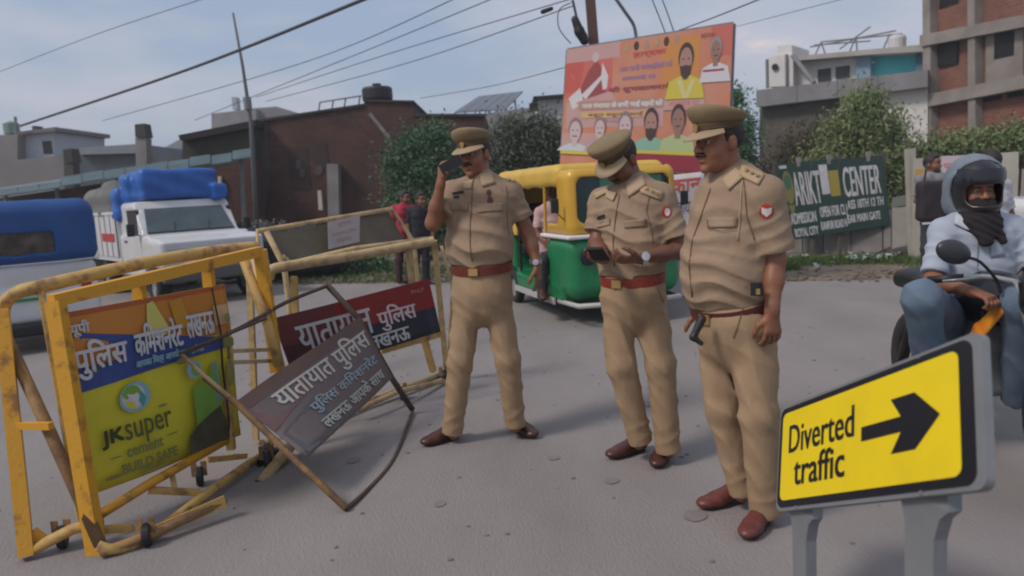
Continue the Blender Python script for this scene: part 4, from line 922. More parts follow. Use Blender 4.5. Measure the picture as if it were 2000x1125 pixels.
    b.poly('wall', [(34, 262), (104, 254), (106, 320), (34, 325)], .2, 4, mat('bluish white wall', (.42, .45, .50), .9, (.33, .35, .39), 1.2, .6)); b.rect('window', 82, 276, 101, 301, .17, .25, winD)
    b.poly('lower_wall', [(-120, 270), (34, 262), (34, 312), (150, 300), (150, 500), (-120, 500)], -.3, 4, mat('mauve grey wall', (.25, .235, .23), .9, (.17, .16, .155), .8, .8)); b.poly('roof', [(30, 258), (108, 248), (108, 256), (30, 264)], .0, 4.1, mat('grey slab', (.17, .165, .17), .9))
    b.rect('roof_stub', 62, 246, 70, 258, .5, 1, concd); obj('water_tank', lathe(b.loc(24, 262, .5), (0, 0, 1), [(.02, 0), (.28, 0), (.28, .4), (.05, .5)], 14), mat('green tank', (.16, .24, .2), .7), b.t)
    obj('roof_pole', tube([b.loc(32, 330, -.2), b.loc(30, 228, -.2)], .06, 6), metalg, b.t)
    b = Bld('long_shed', 'grey blue long shed with a pale roof between two chimney stacks', 'shed', (152, 27), (350, 27))
    b.poly('wall', [(156, 300), (268, 296), (356, 300), (356, 500), (156, 500)], 0, 4, mat('slate shed wall', (.10, .12, .135), .9, (.075, .08, .09), 1.2, .8)); b.poly('roof', [(156, 288), (272, 281), (272, 299), (156, 302)], -.2, 4.1, mat('pale slate roof', (.24, .26, .29), .8, (.18, .2, .22), 1, .6))
    for px, t_, b_, w_ in ((275, 243, 330, 20), (134, 292, 360, 17)):
        bb = Bld('chimney_stack', 'tall grey chimney stack with a darker top behind the blue tarpaulin' if px > 200 else 'short leaning brown chimney stack left of the grey blue shed', 'chimney', (px-w_/2, 19.2), (px+w_/2, 19.2))
        bb.poly('shaft', [(px-w_/2-1, t_+26), (px+w_/2, t_+26), (px+w_/2+5, b_+90), (px-w_/2+3, b_+90)], 0, .3, concm if px > 200 else concd)
        bb.poly('cap', [(px-w_/2-2, t_), (px+w_/2-4, t_-2), (px+w_/2+1, t_+25), (px-w_/2-1, t_+25)], -.03, .33, mat('sooty chimney top', (.07, .065, .065), .9))
    b = Bld('grey_hut', 'low grey hut against the sky right of the tall chimney stack', 'hut', (300, 31), (380, 31)); b.poly('wall', [(300, 300), (358, 268), (380, 272), (380, 350), (300, 350)], 0, 3, mat('hazy grey wall', (.27, .28, .29), .9))
    # centre: pale wall, solar frame, white shed
    b = Bld('pale_wall_house', 'pale weathered wall rising behind the bush left of the political hoarding', 'house', (948, 24), (1110, 24))
    b.poly('wall', [(948, 222), (1012, 212), (1110, 206), (1110, 420), (948, 420)], 0, 4, mat('weathered pale wall', (.33, .34, .34), .9, (.17, .18, .17), 1.6, .9, detail=8))
    b = Bld('white_shed', 'small white rooftop shed with a dark flat roof left of the political hoarding', 'shed', (1040, 22), (1180, 22))
    b.poly('wall', [(1050, 192), (1180, 184), (1180, 300), (1050, 300)], 0, 3, mat('white shed wall', (.5, .5, .52), .8)); b.poly('roof', [(1042, 188), (1180, 178), (1180, 186), (1042, 194)], -.2, 3.1, dark); b.rect('window', 1034, 201, 1050, 216, -.1, .2, winD)
    b = Bld('solar_panels', 'tilted grey solar panels on thin legs above the dark brick roof', 'solar panels', (885, 26), (1025, 26))
    sp = mat('solar panel glass', (.15, .17, .20), .4, (.11, .12, .14), 3, .5)
    for i in range(5):
        t0, t1 = i/5, (i+1)/5-.012; q = lambda t: (b.loc(935+88*t, 190-10*t, 1.4), b.loc(888+100*t, 221-6*t, 0))
        a, c = q(t0); d_, e_ = q(t1); obj('panel', prism([a, d_, e_, c], (0, 0, .04)), sp, b.t)
        obj('leg', tube([c, c+A(0, 0, -.45)], .03, 5), metalg, b.t); obj('leg', tube([a, a+A(0, 0, -1.3)], .03, 5), metalg, b.t)
    # right: old wall with concrete parapet and white and cyan rooms
    b = Bld('white_house', 'white house with a cyan room behind a grey parapet, over the right bushes', 'house', (1478, 24), (1812, 21))
    b.poly('old_wall', [(1484, 205), (1640, 184), (1640, 460), (1484, 460)], .25, 5, concd); b.poly('lower_wall', [(1640, 184), (1812, 165), (1812, 460), (1640, 460)], .25, 5, plast)
    for i, (x0, x1) in enumerate(((1477, 1556), (1557, 1635), (1636, 1714), (1715, 1812))):
        f = lambda x: 176-(x-1478)*.118; b.poly('parapet_panel', [(x0, f(x0)), (x1, f(x1)), (x1, f(x1)+33), (x0, f(x0)+33)], -.1, .2, mat('grey parapet', (.235, .235, .245), .9, (.16, .16, .165), 1.6, .8))
    b.poly('tower', [(1500, 112), (1519, 108), (1549, 106), (1549, 168), (1500, 170)], .8, 3, plast); b.poly('tower_top', [(1518, 90), (1547, 88), (1547, 108), (1518, 110)], .9, 2.5, plast)
    c = b.loc(1514, 131, .76); obj('round_vent', lathe(c, (0, -1, 0), [(.0, 0), (.1, 0), (.1, .03), (0, .03)], 14), winD, b.t)
    b.poly('wall', [(1549, 118), (1674, 104), (1674, 160), (1549, 168)], 1.2, 4, plast); b.poly('roof', [(1549, 110), (1812, 86), (1812, 100), (1690, 107), (1549, 119)], .7, 4.2, mat('roof slab', (.42, .40, .36), .9, (.3, .28, .25), 1.4, .7))
    b.poly('blue_wall', [(1672, 106), (1700, 103), (1700, 152), (1672, 155)], 1.0, 3.8, bluew); b.poly('cyan_room', [(1700, 104), (1800, 98), (1800, 150), (1700, 152)], 1.3, 3.9, cyan); b.poly('blue_wall', [(1788, 101), (1806, 100), (1806, 146), (1788, 147)], 1.0, 3.8, mat('deep blue wall', (.10, .19, .24), .9))
    b.rect('window', 1597, 136, 1622, 160, 1.15, 1.22, mat('grey pane', (.04, .045, .05), .4)); b.rect('window', 1632, 131, 1659, 154, 1.15, 1.22, mat('grey pane', (.04, .045, .05), .4))
    obj('slanted_pipe', tube([b.loc(1548, 108, .3), b.loc(1590, 162, -.05)], .07, 8), metalg, b.t); obj('pole', tube([b.loc(1498, 116, 0), b.loc(1499, 172, 0)], .05, 6), metalg, b.t)
    b.rect('pipe', 1533, 106, 1537, 168, .7, .8, metalg)
    obj('water_tank', lathe(b.loc(1752, 96, 1.6), (0, 0, 1), [(.02, 0), (.24, 0), (.25, .3), (.2, .38), (.06, .42)], 16), mat('white tank', (.55, .55, .55), .6), b.t)
    for (a, c) in (((1592, 108), (1604, 82)), ((1660, 100), (1672, 72)), ((1726, 94), (1738, 66)), ((1582, 92), (1750, 60)), ((1604, 82), (1762, 66)), ((1590, 88), (1700, 80)), ((1604, 82), (1612, 106)), ((1672, 72), (1674, 100)), ((1640, 96), (1700, 52))):
        obj('roof_frame', tube([b.loc(*a, 1.5), b.loc(*c, 1.5)], .024, 5), metalg, b.t)
    # unfinished brick building
    b = Bld('unfinished_building', 'unfinished red brick building with a concrete frame and black window openings', 'building', (1800, 21.5), (2100, 17))
    f = lambda x, y0: y0-(x-1812)*.20
    b.poly('brick_wall', [(1812, -60), (2100, -120), (2100, 330), (1812, 330)], .25, 6, brickR)
    for x, w_ in ((1801, 15), (1889, 14), (2000, 16), (2090, 16)): b.poly('column', [(x, -80), (x+w_, -80), (x+w_+3, 470), (x+3, 470)], .0, .24, concs)
    for y0, hh in ((66, 22), (184, 24), (-60, 20), (320, 22)): b.poly('floor_slab', [(1796, f(1796, y0)), (2110, f(2110, y0)), (2110, f(2110, y0)+hh+3), (1796, f(1796, y0)+hh)], -.06, .3, concs)
    b.poly('plaster_panel', [(1925, 60), (1998, 48), (1998, 150), (1925, 164)], .19, .26, concs)
    for q in ((1832, 79, 1869, 131), (1942, 66, 1980, 116)):
        w = b.rect('window', *q, .18, .3, winD)
    for q in ((1908, 178, 1955, 202), (1967, 168, 2010, 193)): b.rect('window', *q, .235, .3, winD)
    b.rect('window', 1835, -30, 1872, 18, .235, .3, winD)
buildings()

# ------------------------------------------------------------------ vegetation
def foliage(blobs, n, size, asp=.45, droop=0., seed=3):
    g = np.random.default_rng(seed); V = []; tot = sum(b[1][0]*b[1][1]*b[1][2] for b in blobs)
    for c, r in blobs:
        k = int(n*1.9*r[0]*r[1]*r[2]/tot)+4
        d = g.normal(size=(k, 3)); d /= np.linalg.norm(d, axis=1)[:, None]; rad = g.random(k)**.5*(1+.26*g.normal(size=k))
        lump = 1+.32*np.sin(d[:, 0]*7+c[0])*np.sin(d[:, 2]*8+c[2]*3+d[:, 1]*4); p = np.array(c)+d*(rad*lump)[:, None]*np.array(r)
        a = g.normal(size=(k, 3)); a[:, 2] -= droop*2; a /= np.linalg.norm(a, axis=1)[:, None]; b = np.cross(a, g.normal(size=(k, 3))); b /= np.linalg.norm(b, axis=1)[:, None]
        s = size*.72*(.5+.9*g.random(k))[:, None]; V.append(np.stack([p-a*s, p-b*s*asp, p+a*s, p+b*s*asp], 1))
    V = np.concatenate(V).reshape(-1, 3); V[:, 2] = np.maximum(V[:, 2], .0); m = len(V)//4; return V, np.arange(m*4).reshape(m, 4)
def bush(name, label, cat, base, blobs, n, size, m, asp=.45, droop=0., stems=6, seed=3, group=None):
    t = thing(name, label, cat, base, group=group)
    obj('foliage', foliage(blobs, n, size, asp, droop, seed), m, t)
    g = random.Random(seed); L_ = []
    for i in range(stems):
        c, r = blobs[i % len(blobs)]; top = np.array(c)+A(g.uniform(-.5, .5)*r[0], g.uniform(-.3, .3)*r[1], r[2]*g.uniform(.1, .7)); b0 = np.array(base)+A(g.uniform(-.25, .25), g.uniform(-.1, .1), 0)
        L_.append(tube(smoothpath([b0, (b0*.6+top*.4)+A(g.uniform(-.2, .2), 0, .1), top], 3), [.04-.004*k for k in range(7)], 5))
    obj('stem', join(*L_), barkm, t); return t
def vegetation():
    q = lambda px, py, d, r: (P(px, py, d), r)
    b = P(820, 430, 17.5); b[2] = 0
    bush('tree', 'dense green tree growing against the dark brick wall behind the first officer', 'tree', b, [q(815, 290, 17.5, (.6, .6, .5)), q(780, 330, 17.5, (.45, .5, .5)), q(850, 270, 17.6, (.5, .5, .4)), q(830, 350, 17.3, (.75, .6, .7)), q(870, 320, 17.5, (.55, .5, .6)), q(800, 400, 17.3, (.7, .5, .5)), q(860, 430, 17.3, (.8, .5, .6))], 15000, .055, leafG, seed=4)
    b = P(1030, 430, 16); b[2] = 0
    bush('tree', 'dull green bushy tree left of the political hoarding', 'tree', b, [q(1000, 270, 16, (.5, .6, .5)), q(1060, 262, 16, (.45, .5, .5)), q(1030, 310, 16, (.9, .6, .6)), q(980, 340, 16, (.6, .5, .6)), q(1090, 310, 16.5, (.5, .5, .8))], 11000, .06, leafB, .4, .3, seed=5)
    b = P(1690, 470, 15.5); b[2] = 0
    bush('tree', 'light green wispy tree in front of the white house, over the green hoarding', 'tree', b, [q(1685, 215, 15.5, (.45, .5, .55)), q(1650, 260, 15.5, (.5, .5, .5)), q(1725, 255, 15.5, (.5, .5, .55)), q(1690, 320, 15.4, (.95, .6, .7)), q(1760, 320, 15.4, (.5, .5, .5)), q(1620, 330, 15.4, (.6, .5, .6)), q(1770, 385, 15.2, (.55, .5, .5))], 17000, .07, leafL, .28, .5, 9, seed=6)
    b = P(1560, 470, 16.5); b[2] = 0
    bush('bush', 'dry brownish bush against the old dark wall behind the third officer', 'bush', b, [q(1560, 300, 16.5, (.5, .5, .6)), q(1600, 270, 16.8, (.4, .4, .5)), q(1520, 340, 16.5, (.5, .5, .6)), q(1570, 380, 16.3, (.8, .5, .6))], 7000, .06, mat('dry leaf', (.055, .055, .03), .8, island=(.12, .105, .065)), .3, .5, seed=7)
    b = P(1455, 470, 17.5); b[2] = 0
    bush('tree', 'dark tree standing between the political hoarding and the old wall', 'tree', b, [q(1450, 260, 17.5, (.4, .5, .6)), q(1450, 340, 17.5, (.6, .5, .8)), q(1470, 400, 17.3, (.6, .5, .6)), q(1440, 190, 17.8, (.25, .3, .35))], 7000, .055, leafG, seed=8)
    b = P(1960, 330, 15); b[2] = 0
    bush('bush', 'green bush at the foot of the unfinished brick building', 'bush', b, [q(1960, 280, 15, (.6, .5, .3)), q(1900, 285, 15, (.6, .5, .3)), q(1840, 300, 15, (.5, .5, .35)), q(2000, 270, 15, (.4, .4, .4))], 6000, .06, leafL, seed=9)
    b = P(690, 500, 15.5); b[2] = 0
    bush('bush', 'low weeds growing at the foot of the dark brick building', 'bush', b, [q(600, 520, 15.5, (.9, .4, .22)), q(700, 520, 15.3, (.9, .4, .25)), q(520, 520, 15.7, (.6, .4, .22))], 6000, .05, leafG, seed=10)
vegetation()

# ------------------------------------------------------------------ poles, wires
def poles():
    b = P(497, 440, 16.5); b[2] = 0; t = thing('utility_pole', 'tall thin leaning pole rising in front of the dark brick building', 'pole', b)
    obj('shaft', tube([b, P(490, 240, 16.5), P(474, 130, 16.5), P(455, 25, 16.5)], [.06, .045, .032, .022], 8), mat('grey pole', (.13, .135, .14), .8), t, True)
    obj('clamp', tube([P(482, 190, 16.5), P(485, 214, 16.5)], .085, 8), metalg, t)
    b = P(1190, 380, 11.8); b[2] = 0; t = thing('utility_pole', 'reddish brown iron pole standing behind the political hoarding', 'pole', b)
    obj('shaft', beam(b, P(1148, -60, 11.8), .14, .10), mat('red oxide steel', (.12, .06, .048), .7, (.08, .04, .035), 5, .6), t)
    obj('cross_arm', beam(P(1105, -12, 11.8), P(1200, -20, 11.8), .06, .06), rustd, t)
    obj('cable_bundle', field([U(rc(P(1123, 38, 11.6), P(1132, 62, 11.6), .055, .07), .03), U(rc(P(1132, 62, 11.6), P(1141, 80, 11.6), .075, .06), .03), U(rc(P(1141, 70, 11.6), P(1146, 82, 11.6), .05, .03), .02)], .015), dark, t, True)
    obj('cable', tube(smoothpath([P(1118, 0, 11.7), P(1124, 25, 11.7), P(1128, 50, 11.7)], 4), .02, 5), mat('cable', (.05, .05, .055), .6), t)
    obj('cable', tube(smoothpath([P(1115, 5, 11.7), P(1092, 20, 11.7), P(1092, 55, 11.7), P(1115, 85, 11.7)], 5), .008, 5), mat('cable', (.05, .05, .055), .6), t)
    w = mat('overhead wire', (.06, .06, .07), .7); L_ = [((40, 246, 19), (370, 135, 15), (728, -8, 11), .028), ((200, 236, 24), (600, 120, 19), (905, -10, 14), .010), ((380, 235, 24), (700, 105, 18), (975, -8, 14), .010),
        ((500, 190, 22), (760, 105, 17), (1125, -5, 12), .009), ((520, 198, 22), (800, 122, 17), (1118, 12, 12), .009), ((820, 192, 20), (960, 168, 17), (1110, 130, 12), .007), ((1325, 60, 13), (1400, 32, 12), (1500, -8, 10), .010), ((1400, 62, 16), (1600, 10, 12), (1680, -10, 10), .005),
        ((0, 140, 30), (180, 70, 24), (420, -10, 18), .010), ((1270, -10, 12), (1290, 40, 12), (1300, 66, 12), .009), ((1290, -10, 12), (1305, 30, 12), (1316, 62, 12), .009)]
    for i, (a, b_, c, r) in enumerate(L_):
        k = solo('overhead_wire', tube(smoothpath([P(*a), P(*b_), P(*c)], 8), r, 5), w, ['thick dark cable crossing the whole left sky', 'thin wire running just below the thick cable', 'second thin wire below the thick cable', 'thin wire meeting the iron pole from the left, upper one', 'thin wire meeting the iron pole from the left, lower one', 'faint sagging wire above the solar panels', 'dark wire rising to the right above the political hoarding', 'faint wire between the hoarding and the white house roof', 'faint wire in the upper left corner of the sky', 'left one of two short wires dropping to the hoarding top', 'right one of two short wires dropping to the hoarding top'][i], 'wire', 'overhead wires crossing the sky')
    solo('hanging_cable', tube(smoothpath([P(1196, -12, 12), P(1222, 25, 12), P(1238, 50, 12), P(1243, 78, 12)], 5), .026, 6), mat('grey cable', (.12, .13, .15), .6), 'thick grey cable curving down to the top edge of the hoarding', 'cable')
    solo('wire_joint', field([U(rc(P(1060, 23, 11.9), P(1077, 17, 11.9), .035, .03), .02)], .01), dark, 'black oval joint hanging on a wire left of the iron pole', 'wire joint', smooth=True)
poles()

# ------------------------------------------------------------------ hoardings
def hoarding():
    c = [P(1107, 97, 10.9), P(1432, 45, 10.1), P(1420, 345, 10.1), P(1094, 322, 10.9)]
    t = thing('political_hoarding', 'large orange and red printed hoarding with portraits of men in yellow, green and white', 'hoarding', A(2, 10.4, 0))
    bd = Board(c, .03); om = mat('hoarding orange', (.56, .21, .13), .6, (.55, .30, .21), 2.5, .7); p = obj('sheet', bd.sheet(16, 12), om, t)
    pk = mat('hoarding coral', (.55, .15, .12), .6, (.5, .12, .1), 3, .5); pp = mat('hoarding pale pink', (.52, .33, .32), .6, (.5, .26, .24), 3, .5); rd = mat('hoarding red', (.52, .10, .08), .6); og = mat('hoarding bright orange', (.58, .25, .07), .6); lil = mat('hoarding lilac', (.42, .33, .42), .7); wh = mat('hoarding white', (.62, .6, .63), .7)
    sk = mat('print skin', (.38, .22, .18), .7); skl = mat('print pale skin', (.55, .44, .46), .7); hk = mat('print hair', (.07, .04, .04), .7); mar = mat('hoarding maroon', (.28, .03, .05), .6); gr = mat('print green', (.24, .45, .34), .7); ye = mat('print yellow', (.58, .50, .07), .7); ty = mat('print tan band', (.42, .26, .20), .7)
    bd.rect(0, 0, .34, .12, pp, 6); bd.rect(0, .12, .30, .42, pk, 8); bd.poly([(0, .12), (.12, .12), (.10, .36), (0, .38)], rd); bd.rect(.60, .04, .82, .40, og, 6); bd.rect(.82, .45, 1, .70, om, 6)
    bd.rect(.88, .0, 1, .2, pk, 4); bd.rect(0, .72, .30, .9, pp, 6); bd.poly([(.02, .46), (.62, .46), (.62, .66), (.02, .68)], pp)
    # seated figure print, left
    bd.poly([(.15, .20), (.20, .12), (.24, .22), (.27, .40), (.10, .45), (.11, .32)], mat('print dark red cloth', (.30, .07, .07), .7)); bd.oval(.19, .10, .022, .04, skl); bd.poly([(.235, .15), (.275, .26), (.27, .36), (.245, .37), (.23, .26)], wh); bd.poly([(.03, .42), (.10, .34), (.13, .46), (.06, .52)], wh)
    bd.poly([(.11, .40), (.24, .24), (.25, .26), (.14, .44)], wh); bd.poly([(.08, .46), (.30, .38), (.33, .46), (.10, .50)], pp)
    for i, (u, v) in enumerate(((.38, .06), (.44, .055), (.50, .06), (.56, .05), (.62, .055), (.68, .05))): bd.oval(u, v, .016, .035, [mat('print dull gold', (.45, .3, .16), .7), hk, ty][i % 3], 10)
    gt = mat('print lettering lilac', (.36, .22, .32), .7); gd = mat('print lettering dark red', (.30, .07, .10), .7)
    bd.text('हार्दक', .42, .105, .62, .15, rd, 0, .003); bd.text('आप सभी नगरवािसयों को', .34, .19, .66, .235, gt, 0, .003); bd.text('रामनवमी पर', .36, .27, .56, .305, gt, 0, .003); bd.text('की शुभकामनायें', .28, .35, .66, .40, gd, 0, .004)
    bd.rect(.10, .455, .63, .525, ty, 8); bd.text('नगर पंचायत के सभी भाई बहनों को', .12, .465, .61, .515, wh, 0, .004); bd.rect(.12, .545, .54, .595, mat('print straw band', (.56, .42, .18), .7), 6); bd.text('बहुत बहुत बधाई', .16, .55, .50, .59, gd, 0, .002); bd.text('िनवेदक', .25, .60, .44, .63, lil, 0, .003)
    def port(u, v, s, skn, cl, beard=False, must=True, hr=hk):
        q_ = 1.42*s; vb = min(v+3.7*q_, .872) if v > .5 else v+3.7*q_; bd.poly([(u-2.2*s, vb), (u-1.8*s, v+2.0*q_), (u-.6*s, v+1.5*q_), (u+.6*s, v+1.5*q_), (u+1.8*s, v+2.0*q_), (u+2.2*s, vb)], cl)
        bd.rect(u-.35*s, v+.9*q_, u+.35*s, v+1.9*q_, skn, 1); bd.oval(u, v-.25*q_, .85*s, 1.35*q_, hr, 18); bd.oval(u, v+.12*q_, .70*s, 1.25*q_, skn, 18)
        if beard: bd.poly([(u-.66*s, v+.55*q_), (u-.3*s, v+.62*q_), (u, v+.5*q_), (u+.3*s, v+.62*q_), (u+.66*s, v+.55*q_), (u+.5*s, v+1.5*q_), (u, v+1.95*q_), (u-.5*s, v+1.5*q_)], hk)
        elif must: bd.rect(u-.28*s, v+.58*q_, u+.28*s, v+.72*q_, hk, 1)
        for w in (-1, 1): bd.oval(u+w*.3*s, v-.05*q_, .13*s, .08*q_, hk, 8)
    port(.74, .20, .052, sk, ye, True); bd.poly([(.69, .34), (.73, .47), (.76, .47), (.80, .34), (.775, .34), (.745, .43), (.72, .34)], mat('print pale scarf', (.6, .55, .25), .7)); bd.rect(.62, .48, .86, .55, pp, 5); bd.text('अध्यक्ष पद', .65, .49, .83, .54, rd)
    port(.91, .16, .040, mat('print brown skin', (.3, .17, .14), .7), wh, False, True, mat('print grey hair', (.3, .27, .28), .7)); bd.rect(.84, .285, .96, .30, gd, 3); bd.text('मान०', .82, .04, .90, .07, gd)
    port(.085, .70, .050, skl, mat('print sky shirt', (.50, .58, .66), .7), hr=mat('print faded hair', (.25, .18, .22), .7)); port(.24, .68, .042, skl, lil, hr=mat('print faded hair', (.25, .18, .22), .7)); port(.395, .66, .050, skl, mat('print navy', (.10, .17, .28), .7), hr=mat('print faded hair', (.25, .18, .22), .7)); port(.55, .64, .050, sk, gr, True, hr=hk); port(.71, .62, .050, mat('print brown skin', (.3, .17, .14), .7), mat('print pale green', (.42, .5, .25), .7), False)
    bd.rect(.42, .845, 1, .87, ye, 8); bd.rect(.0, .87, .42, .90, ye, 4); bd.rect(.42, .87, 1, .985, mar, 8); bd.build(p)
    fm = metalg; C = bd.c
    for a, b_ in ((0, 1), (1, 2), (2, 3), (3, 0)): obj('frame_bar', beam(C[a]-bd.n*.05, C[b_]-bd.n*.05, .05, .05), fm, t)
    for u in (.1, .5, .9): a = bd.at(u, 0, -.1); g_ = A(a[0], a[1], 0); obj('support_post', beam(a, g_, .07, .07), rustd, t)
    # banner on the ground side, under the hoarding
    t = thing('cloth_banner', 'tall white banner with red and dark lettering hanging below the hoarding, behind the auto rickshaw', 'banner', A(2.2, 9.6, 0))
    bd = Board([P(1283, 345, 9.8), P(1376, 335, 9.6), P(1372, 585, 9.6), P(1286, 590, 9.8)], .01); bd.warp = lambda u, v: .03*math.sin(v*7+u*3)
    p = obj('sheet', bd.sheet(8, 14), mat('banner white', (.55, .52, .54), .8, (.42, .39, .42), 3, .6), t, True); k = mat('banner ink', (.09, .08, .14), .8); bd.text('दुकान', .12, .04, .92, .17, rd, 0, .01); bd.text('यातायात', .3, .22, .85, .32, k); bd.text('िनयम', .35, .42, .72, .49, k); bd.text('का', .35, .53, .6, .58, k); bd.text('पालन', .35, .62, .75, .68, k); bd.text('करें', .45, .74, .8, .82, k); bd.build(p)
    for u in (.02, .98): a = bd.at(u, 0, -.03); obj('pole', tube([a, A(a[0], a[1], 0)], .02, 6), rustd, t)
    b2 = Board([P(1266, 345, 9.75), P(1291, 344, 9.75), P(1291, 362, 9.75), P(1266, 363, 9.75)], .01); obj('yellow_tag', b2.sheet(2, 2), ye, t)
    # dark green tuition hoarding
    t = thing('green_hoarding', 'dark green hoarding with white ARIKT CENTER lettering on a low concrete wall', 'hoarding', A(5.5, 13.3, 0))
    gm = mat('hoarding dark green', (.010, .042, .030), .6, (.010, .028, .03), 1.5, .8); wt = mat('hoarding dirty white', (.50, .50, .52), .7, (.30, .31, .33), 8, .6); C4 = [P(1514, 320, 13.7), P(1730, 303, 13.0), P(1742, 438, 12.9), P(1542, 470, 13.6)]; bd = Board(C4, .02)
    us = (0, .02, .345, .60, .985)
    for i in range(4): 
        b3 = Board([bd.at(us[i]+.002, 0), bd.at(us[i+1]-.004, .0), bd.at(us[i+1]-.004, 1), bd.at(us[i]+.002, 1)], .02); p = obj('panel', b3.sheet(6, 6), gm, t)
    bd.oval(.085, .32, .05, .22, mat('emblem olive', (.16, .16, .05), .7), 14); bd.poly([(.05, .55), (.12, .55), (.085, .72)], mat('emblem olive', (.16, .16, .05), .7)); bd.oval(.085, .25, .035, .1, mat('emblem green', (.05, .11, .07), .7), 12); bd.rect(.03, .03, .10, .07, wt, 2)
    bd.text('ARIKT', .13, .13, .385, .56, wt, 0, .005); bd.rect(.395, .06, .47, .46, wt, 3); bd.rect(.475, .15, .565, .50, mat('hoarding ochre', (.28, .22, .04), .7), 3); bd.text('CENTER', .60, .12, .93, .53, wt, 0, .005)
    bd.text('ADMISSION', .05, .66, .30, .80, wt, 0, .004); bd.text('OPEN FOR CL', .345, .62, .585, .76, wt, 0, .004); bd.text('ASS 10TH 12 TH', .61, .58, .94, .70, wt, 0, .004)
    bd.text('ROYAL CITY', .07, .86, .30, .97, wt, 0, .004); bd.text('KANPUR ROAD N', .335, .82, .585, .93, wt, 0, .004); bd.text('EAR MAIN GATE', .60, .78, .90, .89, wt, 0, .004); bd.build(p)
    for u in (.0, .345, .60, .985): a = bd.at(u, -.05, -.03); obj('post', beam(a, A(a[0], a[1], 0), .06, .06), concd, t)
    for u, v in ((.22, 0), (.50, 0), (.85, 0)): a = bd.at(u, v, -.02); obj('post_tip', beam(a+A(0, 0, .085), a+A(0, 0, -.08), .07, .06), concm, t)
    # low wall
    b = Bld('low_wall', 'low pale concrete boundary wall below and right of the green hoarding', 'wall', (1535, 14.1), (1800, 12.6))
    x = 0
    for i, (x0, x1) in enumerate(((1500, 1566), (1568, 1607), (1609, 1660), (1662, 1740), (1742, 1812))):
        f = lambda q: 452-(q-1545)*.11-(22 if q > 1735 else 0); b.poly('wall_panel', [(x0, f(x0+20)), (x1, f(x1)), (x1, f(x1)+(66 if x0 > 1735 else 72)), (x0, f(x0)+78)], 0+random.uniform(0, .04), .12, concm if i % 2 else mat('pale wall panel', (.36, .34, .31), .9, (.24, .22, .20), 2, .7))
    b.poly('upper_band', [(1742, 386), (1812, 372), (1812, 392), (1742, 406)], .02, .1, mat('grey green band', (.16, .18, .17), .9))
    t = thing('gate_post', 'cream concrete gate post right of the green hoarding', 'post', G(1786, 540, 0)*A(1, 0, 0)+A(0, 12.2, 0)); a = P(1777, 290, 12.2)
    t.location = (a[0], 12.2, 0); ORG[t.name] = ('W', A(a[0], 12.2, 0)); obj('shaft', beam(a, A(a[0]+.08, 12.2, 0), .12, .12), mat('cream paint', (.42, .40, .34), .8, (.3, .28, .24), 3, .7), t)
    t = thing('notice_wall', 'cream wall with an ochre patch and pink white notices behind the man with the bag', 'wall', A(6.6, 12, 0)); a, b_ = P(1784, 310, 12.1), P(1990, 296, 11.6)
    obj('wall_slab', prism([a, b_, A(b_[0], b_[1], 0), A(a[0], a[1], 0)], (.02, .15, 0)), mat('cream paint', (.42, .40, .34), .8), t)
    b3 = Board([P(1789, 331, 12.0), P(1822, 329, 11.95), P(1822, 352, 11.95), P(1789, 354, 12)], .01); obj('ochre_patch', b3.sheet(3, 3), mat('hoarding ochre light', (.5, .30, .06), .7), t)
    b4 = Board([P(1838, 305, 11.75), P(1890, 303, 11.6), P(1890, 372, 11.6), P(1838, 374, 11.75)], .01); p = obj('notice', b4.sheet(4, 4), mat('pinkish notice', (.5, .42, .46), .7), t); b4.text('प्रवेश', .1, .15, .9, .42, rd, 0, .01); b4.text('जारी', .1, .55, .8, .8, gt, 0, .01); b4.build(p)
hoarding()

# ------------------------------------------------------------------ vehicles (local frames: front at y=0 unless noted, length towards +y)
def wheelset(t, c, r=.3, w=.18, ax=(1, 0, 0), name='wheel'):
    ax = nrm(ax); o = obj(name, lathe(np.array(c)-ax*w/2, ax, [(r*.62, .0), (r*.9, 0), (r, w*.15), (r, w*.85), (r*.9, w), (r*.62, w)], 24, True), rubber, t, True)
    obj('rim', lathe(np.array(c)-ax*w*.35, ax, [(.0, w*.1), (r*.25, 0), (r*.5, w*.12), (r*.64, 0), (r*.64, w*.7), (0, w*.7)], 20), mat('dull rim', (.28, .28, .28), .5, (.15, .14, .13), 6, .6), o, False); return o
whv = mat('vehicle white', (.62, .63, .64), .35, (.48, .47, .45), 3, .5, coat=.2); blv = mat('blue tarpaulin', (.015, .115, .42), .45, (.012, .07, .28), 3, .6, .3, 10, dist=.03)
blh = mat('blue hood canvas', (.012, .075, .26), .6, (.012, .055, .20), 2.5, .6, .25, 14, dist=.02)
def quadp(c, th=.01, off=(0, -1, 0)): return prism(c, np.array(off)*th)
